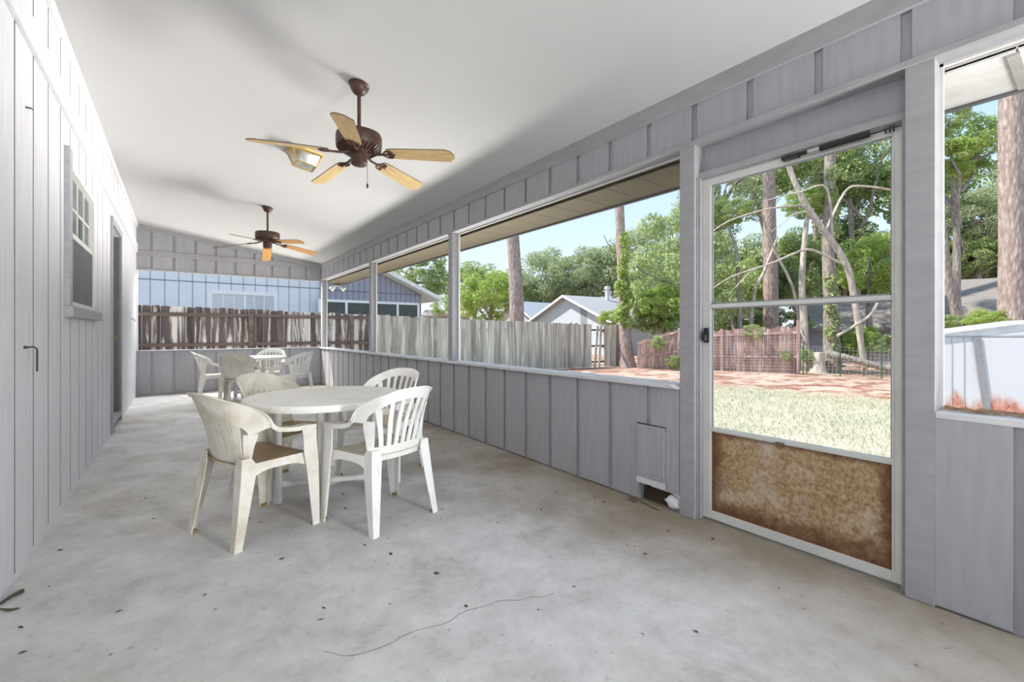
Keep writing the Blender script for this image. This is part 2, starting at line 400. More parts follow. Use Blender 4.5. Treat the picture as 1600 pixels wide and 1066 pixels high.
struct(s.build('trim_3', SILLP, bevel=0.003), 'long sill board under the openings left of the screen door', 'sill')
s = MB(); s.hexa([(XR - 0.03, YB, SILL), (XR + 0.14, YB, SILL), (XR + 0.14, 0.427, SILL), (XR + 0.0, 0.427, SILL), (XR - 0.03, YB, SILL + 0.026), (XR + 0.14, YB, SILL + 0.026), (XR + 0.14, 0.427, SILL + 0.026), (XR + 0.0, 0.427, SILL + 0.026)])
struct(s.build('trim_4', SILLP, bevel=0.003), 'sill board under the opening beside the white shed', 'sill')
def post(n, y0, y1, z0, lab, x0=XR, x1=XR + 0.105, notch=False):
    p = MB(); p.box(x0, x1, y0, y1, z0, HDR)
    if notch: p.box(x0 - 0.004, x0, y0, y1, 0.002, 0.055)
    q = p.build(n, TRIMP, bevel=0.003); struct(q, lab, 'post'); return q
post('trim_5', 1.511, 1.611, 0.0, 'grey post on the latch side of the screen door', notch=True)
post('trim_6', 0.427, 0.523, 0.0, 'grey post on the closer side of the screen door', notch=True)
post('trim_7', 4.535, 4.63, SILL + 0.02, 'grey post between the two widest openings', XR + 0.005)
post('trim_8', 7.25, 7.34, SILL + 0.02, 'grey post in front of the neighbour gable', XR + 0.005)
post('trim_9', 10.33, YE, SILL + 0.02, 'grey post at the far corner of the porch', XR + 0.0)
h = MB(); zc = 2.66
h.box(XR + 0.018, XR + 0.12, YB, YE, HDR + 0.02, zc); boards_x(h, XR, XR + 0.018, YB, YE, HDR + 0.01, 2.56, GY)
struct(h.build('wall_right_header', PAINT), 'grey grooved siding above the screen openings', 'wall')
h = MB(); h.box(XR - 0.012, XR + 0.13, YB, YE, HDR - 0.002, HDR + 0.026)
struct(h.build('trim_10', TRIMP, bevel=0.002), 'head board along the top of the openings', 'trim')
h = MB(); h.box(XR - 0.02, XR + 0.02, YB, YE, 2.545, 2.655)
struct(h.build('trim_11', TRIMP, bevel=0.002), 'trim board where the outer wall meets the ceiling', 'trim')
# cream strips lining the openings on the outside edge
h = MB()
for (y0, y1) in ((1.611, 4.535), (4.63, 7.25), (7.34, 10.33), (YB, 0.427)):
    h.box(XR + 0.085, XR + 0.105, y1 - 0.012, y1, SILL + 0.026, HDR - 0.002); h.box(XR + 0.085, XR + 0.105, y0, y0 + 0.012, SILL + 0.026, HDR - 0.002)
    h.box(XR + 0.085, XR + 0.105, y0, y1, HDR - 0.014, HDR - 0.002)
struct(h.build('trim_12', CREAM), 'cream strips lining the screen openings', 'trim')
# soffit outside
sf = MB(); y = YB
while y < 10.55:
    sf.box(XR + 0.12, 3.07, y, min(y + 0.296, 10.6), 2.262, 2.28); y += 0.302
sf2 = MB()
TAN = simple('tan_soffit', (0.16, 0.13, 0.078), 0.6, 0.05, 6, (1, 12, 1)); 
k = MB(); k2 = MB(); y = YB
while y < 10.55:
    (k2 if y < 0.75 else k).box(XR + 0.12, 3.07, y, min(y + 0.296, 10.6), 2.262, 2.28); y += 0.302
k.box(XR + 0.12, 3.07, 0.9, 10.6, 2.272, 2.30); k2.box(XR + 0.12, 3.07, YB, 0.9, 2.272, 2.30)
struct(k.build('trim_14', TAN), 'tan boarded soffit outside the openings', 'soffit')
struct(k2.build('trim_15', simple('soffit_brightened', (0.78, 0.76, 0.72), 0.6)), 'soffit stretch coloured brighter over the opening beside the shed', 'soffit')  # same soffit as the tan part, its brightness put into the colour
k = MB()
for y in (0.22, 0.02, -0.18, -0.38): k.box(XR + 0.13, 3.06, y - 0.018, y + 0.018, 2.250, 2.262)
struct(k.build('trim_16', simple('grey_batten', (0.42, 0.39, 0.35), 0.7)), 'grey battens across the brighter soffit', 'soffit')
k = MB(); k.box(3.07, 3.10, YB - 0.3, 10.66, 2.250, 2.72); k.box(XR + 0.1, 3.07, 10.6, 10.64, 2.25, 2.72)
struct(k.build('trim_17', simple('fascia_paint', (0.14, 0.14, 0.145), 0.6)), 'grey fascia board at the roof edge', 'fascia')

# --- end wall
we = MB(); EX = [-0.393 + 0.3265 * k for k in range(0, 10)]
we.box(XL - 0.15, XR + 0.11, YE + 0.02, YE + 0.11, 0, SILL); we.hexa([(XL, YE + 0.02, HDR), (XR + 0.11, YE + 0.02, HDR), (XR + 0.11, YE + 0.11, HDR), (XL, YE + 0.11, HDR), (XL, YE + 0.02, ceil_z(XL)), (XR + 0.11, YE + 0.02, ceil_z(XR + 0.11)), (XR + 0.11, YE + 0.11, ceil_z(XR + 0.11)), (XL, YE + 0.11, ceil_z(XL))])
s0 = XL
for g in [e - GW / 2 for e in EX] + [XR + GW]:
    e0 = min(g, XR)
    we.box(s0, e0, YE, YE + 0.02, 0.012, SILL); we.box(s0, e0, YE, YE + 0.02, HDR, 2.545)
    za, zb = ceil_z(s0) - 0.04, ceil_z(e0) - 0.04
    if za > 2.63:
        we.hexa([(s0, YE, 2.62), (e0, YE, 2.62), (e0, YE + 0.02, 2.62), (s0, YE + 0.02, 2.62), (s0, YE, max(2.62, za)), (e0, YE, max(2.62, zb)), (e0, YE + 0.02, max(2.62, zb)), (s0, YE + 0.02, max(2.62, za))])
    s0 = g + GW
struct(we.build('wall_end', PAINT), 'grey grooved end wall with a wide opening', 'wall')
s = MB(); s.box(XL, XR, YE - 0.03, YE + 0.14, SILL, SILL + 0.026); struct(s.build('trim_18', TRIMP, bevel=0.003), 'sill board of the end wall opening', 'sill')
s = MB(); s.box(XL, XR, YE - 0.012, YE, 2.535, 2.635); struct(s.build('trim_19', TRIMP, bevel=0.002), 'horizontal mid rail across the end wall siding', 'trim')
s = MB(); s.box(XL, XR, YE - 0.012, YE + 0.12, HDR - 0.022, HDR + 0.004); struct(s.build('trim_20', TRIMP), 'head board of the end wall opening', 'trim')
s = MB(); s.hexa([(XL, YE - 0.016, ceil_z(XL) - 0.09), (XR, YE - 0.016, ceil_z(XR) - 0.09), (XR, YE + 0.002, ceil_z(XR) - 0.09), (XL, YE + 0.002, ceil_z(XL) - 0.09), (XL, YE - 0.016, ceil_z(XL)), (XR, YE - 0.016, ceil_z(XR)), (XR, YE + 0.002, ceil_z(XR)), (XL, YE + 0.002, ceil_z(XL))])
struct(s.build('trim_21', TRIMP), 'sloping trim board at the top of the end wall', 'trim')
s = MB(); s.box(XL, XL + 0.014, YE, YE + 0.1, SILL, HDR); struct(s.build('trim_22', CREAM), 'pale jamb strip of the end wall opening', 'trim')

# --- screen door
dr = empty('door_2'); struct(dr, 'white aluminium screen door with rusted kick panel', 'door')
xa, xb = 2.600, 2.630
m = MB()
m.box(xa, xb, 1.442, 1.495, 0.012, 2.092); m.box(xa, xb, 0.543, 0.583, 0.012, 2.092); m.box(xa, xb, 0.583, 1.442, 2.045, 2.092); m.box(xa, xb, 0.583, 1.442, 0.012, 0.062)
m.box(xa - 0.004, xa, 1.446, 1.456, 0.06, 2.05); m.box(xa - 0.004, xa, 0.575, 0.583, 0.06, 2.05); m.box(xa - 0.004, xa, 0.584, 1.445, 2.045, 2.052)
m.build('frame', WHITE_MET, dr, bevel=0.0015)
SPL = simple('grey_spline', (0.30, 0.31, 0.32), 0.5)
m = MB(); m.box(xa - 0.002, xb - 0.004, 0.584, 1.441, 1.296, 1.319); m.box(xa - 0.006, xa - 0.002, 0.584, 1.441, 1.300, 1.312); m.build('middle_rail', WHITE_MET, dr)
m = MB(); m.box(xa + 0.006, xa + 0.016, 0.583, 1.442, 1.288, 1.296); m.box(xa + 0.006, xa + 0.016, 0.583, 1.442, 1.319, 1.327); m.box(xa + 0.006, xa + 0.016, 1.436, 1.442, 0.57, 2.045); m.box(xa + 0.006, xa + 0.016, 0.583, 0.589, 0.57, 2.045); m.box(xa + 0.006, xa + 0.016, 0.583, 1.442, 2.039, 2.045)
m.build('screen_spline', SPL, dr)
m = MB(); m.box(xa - 0.002, xb - 0.004, 0.584, 1.441, 0.545, 0.570); m.box(xa - 0.008, xa - 0.002, 0.584, 1.441, 0.552, 0.560); m.build('lower_rail', WHITE_MET, dr)
m = MB(); m.box(xa + 0.008, xa + 0.014, 0.583, 1.442, 0.062, 0.545); q = m.build('kick_panel', RUST, dr); q['label'] = 'rust-stained tan kick panel'
m = MB(); m.box(xa - 0.018, xa, 1.455, 1.480, 1.085, 1.175); m.tube([(xa - 0.018, 1.468, 1.145), (xa - 0.045, 1.468, 1.145), (xa - 0.048, 1.43, 1.14)], 0.007, 8); m.lathe([(0.0, -0.02), (0.014, -0.018), (0.014, 0.018), (0.0, 0.02)], (xa - 0.03, 1.468, 1.115), 10); q = m.build('latch', BLACK, dr, 40); q['label'] = 'black door latch'
m = MB(); zc_ = 2.072; xc = 2.578
m.tube([(xc, 0.86, zc_), (xc, 0.66, zc_ + 0.002)], 0.0145, 14); m.tube([(xc, 0.97, zc_), (xc, 0.91, zc_)], 0.009, 10); m.box(xc - 0.012, xc + 0.02, 0.955, 1.035, zc_ - 0.010, zc_ + 0.010)
m.tube([(xc, 0.66, zc_), (xc, 0.524, zc_ + 0.001)], 0.004, 8)
for yy in (0.60, 0.585, 0.572): m.box(xc - 0.004, xc + 0.004, yy - 0.003, yy + 0.003, zc_ - 0.018, zc_ + 0.012)
q = m.build('closer', BLACK, dr, 40); q['label'] = 'black pneumatic closer tube'
m = MB(); m.tube([(xc, 0.912, zc_), (xc, 0.86, zc_)], 0.0142, 14); m.build('closer_cap', CHROME, q, 40)
m = MB(); m.box(xa - 0.012, xa, 1.03, 1.075, 0.548, 0.556); m.build('retainer_tab', simple('mossy_tab', (0.12, 0.16, 0.07), 0.7), dr)
j = MB(); j.box(2.565, 2.64, 1.495, 1.511, 0.0, 2.10); j.box(2.57, 2.64, 0.523, 0.543, 0.0, 2.10); j.box(2.548, 2.556, 1.5, 1.511, 0, 2.1)
j.box(2.575, 2.645, 0.523, 1.511, 2.094, 2.132); j.box(2.585, 2.60, 0.523, 1.511, 2.088, 2.096)
struct(j.build('trim_23', TRIMP, bevel=0.002), 'jamb and head frame around the screen door', 'door frame')
j = MB(); j.box(2.622, 2.648, 0.523, 1.511, 2.13, HDR); struct(j.build('trim_24', PAINT), 'grey filler board above the screen door', 'trim')

# --- pet door
pd = empty('pet_door', (XR - 0.006, 1.82, 0.10)); tag(pd, 'small grey painted pet flap low on the wall beside the screen door post', 'pet door')
def pbox(x0, x1, y0, y1, z0, z1): return MB().box(x0 - pd.location.x, x1 - pd.location.x, y0 - 1.82, y1 - 1.82, z0 - 0.10, z1 - 0.10)
pbox(XR - 0.003, XR - 0.0005, 1.7115, 1.9365, 0.166, 0.530).build('gap_shade', BLACK, pd)  # black plate standing in for the shaded gap round the flap
pbox(XR - 0.014, XR - 0.003, 1.715, 1.932, 0.17, 0.524).build('flap', PAINT, pd, bevel=0.002)
m = pbox(XR - 0.009, XR - 0.001, 1.688, 1.712, 0.13, 0.500); m.build('side_channel', TRIMP, pd)
m = pbox(XR - 0.016, XR - 0.002, 1.712, 1.930, 0.128, 0.168); m.build('bottom_rail', SILLP, pd)
m = MB()
for (yy, zz) in ((1.83, 0.50), (1.925, 0.47), (1.722, 0.46), (1.725, 0.19), (1.80, 0.19), (1.81, 0.20)):
    m.lathe([(0.0, 0), (0.004, 0.001), (0.004, 0.004), (0, 0.005)], (XR - 0.014 - pd.location.x, yy - 1.82, zz - 0.10), 8)
m.build('screw', DARKM, pd)
# crumpled plastic in the hole
bgm = MB(); rings = []
for i in range(7):
    t_ = i / 6; rr = 0.035 * math.sin(PI * (0.12 + 0.85 * t_)) + 0.006
    rings.append([(2.565 + 0.03 * math.cos(a) * 0.8 * random.uniform(0.7, 1.2) * rr / 0.035, 1.68 + rr * 1.3 * math.cos(a + 1.57) * random.uniform(0.75, 1.25), 0.004 + t_ * 0.085 + random.uniform(0, 0.006)) for a in [2 * PI * k / 10 for k in range(10)]])
bgm.sweep(None, rings)
tag(bgm.build('plastic_bag', simple('white_film', (0.86, 0.87, 0.90), 0.35), smooth=70), 'crumpled white plastic stuffed in the hole under the pet flap', 'plastic bag')
rb = MB(); rb.hexa([(2.585, 1.70, 0.0), (2.62, 1.70, 0.0), (2.62, 1.925, 0.0), (2.585, 1.925, 0.0), (2.60, 1.73, 0.09), (2.63, 1.73, 0.085), (2.63, 1.925, 0.112), (2.60, 1.925, 0.112)])  # board added to block the bright ground and darken the hole
tag(rb.build('hole_darkener', simple('hole_dark', (0.05, 0.032, 0.022), 0.95)), 'dark board added to darken the hole under the pet flap', 'board')
# rotten scraps on the floor by the hole
st = MB()
for i in range(7):
    yy = random.uniform(1.62, 1.98); xx = XR - 0.02 - random.uniform(0, 0.05); a = random.uniform(-0.5, 0.5); L = random.uniform(0.03, 0.09)
    st.bar((xx, yy, 0.004), (xx + math.sin(a) * L * 0.4, yy + L, 0.006), 0.006, 0.005)
tag(st.build('wood_scraps', simple('rotten_wood', (0.13, 0.075, 0.04), 0.9)), 'rotten wood scraps on the floor below the pet flap', 'debris', None, 'stuff')
# hooks and nails on the left wall
def hook(name, y, z, L, label, cat):
    m = MB(); m.tube([(XL, y, z), (XL + 0.035, y, z + 0.002), (XL + 0.045, y, z - 0.01), (XL + 0.045, y, z - L)], 0.004, 8)
    m.lathe([(0.0, -0.008), (0.009, -0.006), (0.009, 0.006), (0, 0.008)], (XL + 0.004, y, z), 8)
    tag(m.build(name, DARKM, smooth=40), label, cat)
hook('hook', 3.17, 1.075, 0.12, 'long dark metal hook on the pale siding near the camera', 'hook')
hook('coat_hook', 9.3, 1.36, 0.045, 'small hook on the pale siding beyond the house door', 'hook')
m = MB(); m.tube([(XL, 3.2, 2.26), (XL + 0.02, 3.2, 2.262)], 0.004, 8); m.tube([(XL + 0.018, 3.2, 2.262), (XL + 0.02, 3.235, 2.268)], 0.003, 6)
tag(m.build('nail', DARKM), 'bent nail high in the pale siding above the long hook', 'nail')
tw = MB(); tw.tube([(XL + 0.006, 2.78, 0.010), (XL + 0.03, 2.82, 0.014), (XL + 0.055, 2.86, 0.010)], [0.005, 0.007, 0.009], 8)
tag(tw.build('twig', simple('dark_bark_twig', (0.05, 0.045, 0.03), 0.8), smooth=50), 'short thick dark twig at the foot of the pale siding', 'twig')
tw = MB(); tw.tube([(XL + 0.01, 2.745, 0.005), (XL + 0.05, 2.705, 0.006), (XL + 0.078, 2.70, 0.005)], [0.003, 0.005, 0.003], 8)
tag(tw.build('twig', simple('green_twig', (0.07, 0.08, 0.04), 0.8), smooth=50), 'thin curved dark twig lying on the concrete nearest the camera', 'twig')
# leaf crumbs on the concrete
cr = MB()
for i in range(130):
    x_, y_ = random.uniform(-0.5, 2.4), random.uniform(0.6, 7.5)
    a = random.uniform(0, 2 * PI); L = random.uniform(0.006, 0.018); W_ = L * random.uniform(0.25, 0.6)
    d1 = Vector((math.cos(a), math.sin(a), 0)); d2 = Vector((-math.sin(a), math.cos(a), 0)); c0 = Vector((x_, y_, 0.0015))
    cr.add([c0 - d1 * L, c0 - d2 * W_ + Vector((0, 0, 0.003)), c0 + d1 * L, c0 + d2 * W_ + Vector((0, 0, 0.002))], [(0, 1, 2, 3)])
tag(cr.build('leaf_crumbs', simple('dry_leaf_crumb', (0.075, 0.05, 0.03), 0.9)), 'dark leaf crumbs scattered over the concrete floor', 'debris', None, 'stuff')
# twin floodlight under the roof corner
fd = empty('floodlight', (2.92, 10.56, 2.255)); tag(fd, 'twin white floodlight under the far corner of the porch soffit', 'floodlight')
MB().lathe([(0.0, -0.03), (0.045, -0.03), (0.055, 0.0)], (0, 0, 0), 14).build('mount', simple('bronze_mount', (0.12, 0.085, 0.05), 0.5), fd, 40)
for sx_ in (-1, 1):
    m = MB(); m.tube([(0, 0, -0.03), (0.05 * sx_, -0.03 * sx_, -0.06), (0.075 * sx_, -0.045 * sx_, -0.085), (0.125 * sx_, -0.07 * sx_, -0.125), (0.135 * sx_, -0.075 * sx_, -0.135)], [0.014, 0.016, 0.04, 0.06, 0.045], 12); m.build('lamp_head', simple('flood_white', (0.8, 0.8, 0.78), 0.4), fd, 50)

# ------------------------------------------------------------------ resin armchairs
def smooth_path(pts, n=6):
    P = [Vector(p) for p in pts]; out = []
    for i in range(len(P) - 1):
        p0, p1, p2, p3 = P[max(i - 1, 0)], P[i], P[i + 1], P[min(i + 2, len(P) - 1)]
        for k in range(n):
            t = k / n
            out.append(0.5 * ((2 * p1) + (p2 - p0) * t + (2 * p0 - 5 * p1 + 4 * p2 - p3) * t * t + (3 * p1 - p0 - 3 * p2 + p3) * t ** 3))
    out.append(P[-1]); return out

BW, BH1, BHH = 0.252, 0.205, 0.398
def back_pt(x, h):
    y = -0.185 - 0.26 * h - 0.16 * max(0.0, h - 0.2) + 1.75 * x * x * (0.45 + 1.3 * max(h, 0)) + 4.5 * max(0.0, abs(x) - 0.165) ** 1.5 * min(1.0, max(0.0, h) / 0.15)
    return Vector((x, y, 0.425 + h))
def arch(w, h1, hh, th, ex=0.9):
    c, s = math.cos(th), math.sin(th)
    return (w * math.copysign(abs(c) ** ex, c), h1 + (hh - h1) * abs(s) ** ex)

def make_chair(kind, plast, seatm):
    root = empty('garden_chair')
    # seat
    g = []
    nx, ny = 42, 14
    for j in range(ny + 1):
        v = j / ny; y = -0.195 + 0.415 * v; wx = 0.197 + 0.040 * v ** 0.8
        row = []
        for i in range(nx + 1):
            s = i / nx * 2 - 1
            z = 0.428 - 0.020 * (1 - s * s) * math.sin(PI * min(1, v * 0.9 + 0.12)) + 0.006 * v
            if v > 0.86: z -= 0.028 * ((v - 0.86) / 0.14) ** 2
            if v < 0.1: z += 0.012 * ((0.1 - v) / 0.1)
            if kind == 'slatted' and i % 7 == 0 and 0 < i < nx and 0.08 < v < 0.95: z -= 0.005
            row.append((s * wx, y, z))
        g.append(row)
    MB().sheet(g, 0.007).build('seat', seatm, root, 35)
    # apron round the seat
    ap = MB()
    for s in (-1, 1):
        rows = []
        for k in range(13):
            v = k / 12; y = -0.20 + 0.41 * v; wx = 0.201 + 0.043 * v ** 0.8
            dp = 0.042 + 0.085 * abs(2 * v - 1) ** 3.2
            rows.append([(s * wx, y, 0.434 + 0.004 * v), (s * (wx + 0.004), y, 0.434 - dp * 0.5), (s * (wx + 0.008), y, 0.434 - dp)])
        ap.sheet(rows, 0.006)
    rows = []
    for k in range(11):
        s = k / 10 * 2 - 1; dp = 0.026 + 0.06 * abs(s) ** 4
        rows.append([(s * 0.238, 0.222, 0.412), (s * 0.24, 0.227, 0.412 - dp)])
    ap.sheet(rows, 0.006); ap.build('apron', plast, root, 40)
    # backrest: arch, slats, lower band, side stiles
    b = MB()
    if kind == 'slatted': iw, ih1, ihh, nsl, pb, pt, sw = 0.212, 0.20, 0.335, 7, 0.046, 0.060, 0.0135
    else: iw, ih1, ihh, nsl, pb, pt, sw = 0.198, 0.16, 0.275, 8, 0.043, 0.047, 0.0185
    rows = []
    na = 40
    for k in range(na + 1):
        th = PI * k / na; xo, ho = arch(BW, BH1, BHH, th, 0.80); xi, hi = arch(iw, ih1, ihh, th, 0.85)
        row = []
        for q in (-0.12, 0, 0.33, 0.66, 1.0):
            qq = max(q, 0); p = back_pt(xo + (xi - xo) * qq, ho + (hi - ho) * qq)
            if q < 0: p = p + Vector((0.004 * math.cos(th), -0.020, 0.0 + 0.004))
            row.append(p)
        rows.append(row)
    b.sheet(rows, 0.007)
    for i in range(nsl):
        k = i - (nsl - 1) / 2
        xb, xt = k * pb, k * pt
        ht = ih1 + (ihh - ih1) * max(0.02, 1 - abs(xt / iw) ** 2.2) ** 0.5 + 0.010
        rows = []
        for j in range(9):
            v = j / 8; h = 0.045 + (ht - 0.045) * v; x = xb + (xt - xb) * v ** 1.2
            rows.append([back_pt(x - sw, h), back_pt(x, h) + Vector((0, 0.003, 0)), back_pt(x + sw, h)])
        b.sheet(rows, 0.007)
    rows = []
    for j in range(21):
        s = j / 20 * 2 - 1; rows.append([back_pt(s * 0.205, -0.028), back_pt(s * 0.203, 0.01), back_pt(s * 0.203, 0.058)])
    b.sheet(rows, 0.008)
    for s in (-1, 1):
        rows = []
        for j in range(13):
            v = j / 12; h = -0.02 + (ih1 + 0.03) * v
            xo = 0.205 + 0.012 * v ** 2; xi = xo - 0.028 - 0.004 * v
            rows.append([back_pt(s * xo, h) + Vector((0, 0.008, 0)), back_pt(s * (xo + xi) / 2, h), back_pt(s * xi, h)])
        b.sheet(rows, 0.007)
    b.build('backrest', plast, root, 40)
    # arms: the rim sweeping forward from the arch
    for s in (-1, 1):
        p0 = back_pt(BW, BH1)
        path = smooth_path([back_pt(*arch(BW, BH1, BHH, 0.16, 0.80)), back_pt(*arch(BW, BH1, BHH, 0.05, 0.80)), (BW + 0.004, p0.y + 0.025, p0.z - 0.012), (0.264, p0.y + 0.075, 0.607), (0.268, 0.09, 0.601), (0.268, 0.15, 0.603), (0.263, 0.205, 0.594)], 5)
        rings = []; n = len(path)
        for i, p in enumerate(path):
            v = i / (n - 1); wd = 0.044 + 0.012 * math.sin(PI * v); 
            d = (path[min(i + 1, n - 1)] - path[max(i - 1, 0)]).normalized(); inn = Vector((-1, 0, 0)); up = inn.cross(d) * -1
            if up.z < 0: up = -up
            t_ = 0.007; fl_ = 0.024
            prof = [(0, 0), (wd, 0.002), (wd, 0.002 - t_), (t_, -t_), (t_, -fl_), (0, -fl_)]
            rings.append([Vector((s * q.x, q.y, q.z)) for q in (p + inn * a + up * c_ for a, c_ in prof)])
        MB().sweep(None, rings).build('arm', plast, root, 40)
    # legs: open L sections
    def leg(s, front):
        if front: st = [((0.266, 0.212, 0.598), 0.020, 0.095), ((0.262, 0.214, 0.52), 0.026, 0.085), ((0.262, 0.222, 0.43), 0.060, 0.088), ((0.266, 0.225, 0.36), 0.062, 0.080), ((0.272, 0.226, 0.18), 0.050, 0.062), ((0.280, 0.222, 0.012), 0.036, 0.044), ((0.281, 0.222, 0.0), 0.036, 0.044)]
        else: st = [((0.212, -0.196, 0.47), 0.055, 0.05), ((0.216, -0.200, 0.42), 0.070, 0.085), ((0.222, -0.208, 0.34), 0.066, 0.074), ((0.232, -0.228, 0.18), 0.054, 0.058), ((0.243, -0.252, 0.012), 0.040, 0.042), ((0.244, -0.252, 0.0), 0.040, 0.042)]
        sg = -1 if front else 1; t_ = 0.006; rings = []
        for p, wx, wy in st:
            p = Vector(p); prof = [(0, 0), (wx, 0), (wx, t_), (t_, t_), (t_, wy), (0, wy)]
            rings.append([Vector((s * (p.x - a), p.y + sg * c_, p.z)) for a, c_ in prof])
        lg = MB().sweep(None, rings).build('leg', plast, root)
        p, wx, wy = st[-1]
        f = MB().box(s * (p[0] - t_ * 0.5), s * (p[0] - wx * 0.9), p[1] + sg * t_ * 0.5, p[1] + sg * wy * 0.85, 0.0, 0.016); f.build('foot', SEAT_BROWN, lg)
    for s in (-1, 1): leg(s, True); leg(s, False)
    return root

ch_s = make_chair('slit', PLASTG, SEAT_BROWN)
ch_w = make_chair('slatted', PLAST, SEAT_BEIGE)
def place(src, x, y, ang, label, used=set()):
    """stand a chair with its feet centred on x, y, facing along ang (degrees from +X)"""
    o = src if src.name not in used else copy_tree(src)
    used.add(src.name)
    rz = math.radians(ang - 90); o.rotation_euler = (0, 0, rz)
    off = Vector((0, -0.02, 0)); off.rotate(Matrix.Rotation(rz, 3, 'Z'))
    o.location = (x - off.x, y - off.y, 0)
    tag(o, label, 'chair', 'white resin armchairs around the two round tables'); return o
place(ch_s, 0.350, 3.010, 22.7, 'grimy white resin armchair with dirty brown seat, nearest pale siding at near table')
place(ch_w, 1.03, 2.722, 106.5, 'white resin armchair seen from behind with open slatted back, right of the near table')
place(ch_s, 0.622, 3.746, -58.8, 'grimy white resin armchair facing the camera behind the near table')
place(ch_w, 1.365, 3.585, -145.5, 'white slatted resin armchair between the near table and the low outer wall')
place(ch_w, 0.47, 8.98, -4, 'white slatted resin armchair nearest the pale siding at the far table')
place(ch_s, 0.76, 8.10, 70, 'grimy white resin armchair with its back to the camera at the far table')
place(ch_w, 1.38, 9.42, -109, 'white resin armchair behind the far table against the end wall')
place(ch_w, 1.52, 8.06, 128, 'white slatted resin armchair on the side of the far table nearest the outer wall')

# ------------------------------------------------------------------ round tables
def make_table():
    root = empty('round_table')
    MB().lathe([(0.0, 0.690), (0.485, 0.690), (0.490, 0.676), (0.503, 0.676), (0.510, 0.690), (0.510, 0.708), (0.503, 0.717), (0.47, 0.720), (0.0, 0.720)], n=64).build('table_top', TABLEW, root, 30)
    R = 0.308
    for k in range(4):
        a = PI / 2 * k; x, y = R * math.cos(a), R * math.sin(a)
        l = MB(); l.lathe([(0.0, 0.0), (0.027, 0.0), (0.031, 0.006), (0.031, 0.035), (0.0275, 0.04), (0.0275, 0.085), (0.031, 0.09), (0.031, 0.16), (0.0275, 0.165), (0.0275, 0.66), (0.034, 0.665), (0.034, 0.691), (0.0, 0.691)], (x, y, 0), 16)
        lg = l.build('leg', PIPEM, root, 40)
    s = MB()
    for a in (0, PI / 2):
        c, q = math.cos(a), math.sin(a)
        s.tube([(-R * c, -R * q, 0.125), (R * c, R * q, 0.125)], 0.019, 12)
        for e in (-1, 1):
            for r0, r1 in ((0.03, 0.09), (0.20, 0.275)): s.tube([(e * r0 * c, e * r0 * q, 0.125), (e * r1 * c, e * r1 * q, 0.125)], 0.024, 12)
    s.lathe([(0.0, 0.092), (0.026, 0.092), (0.03, 0.10), (0.03, 0.15), (0.026, 0.158), (0.0, 0.158)], n=16)
    s.build('stretcher', PIPEM, root, 40)
    return root
t1 = make_table(); t1.location = (0.82, 3.23, 0); t1.rotation_euler = (0, 0, math.radians(160)); tag(t1, 'round white resin table with pipe legs nearer the camera', 'table', 'round white tables')
t2 = copy_tree(t1); t2.location = (1.06, 8.93, 0); t2.rotation_euler = (0, 0, math.radians(20)); tag(t2, 'round white resin table at the far end of the porch', 'table', 'round white tables')

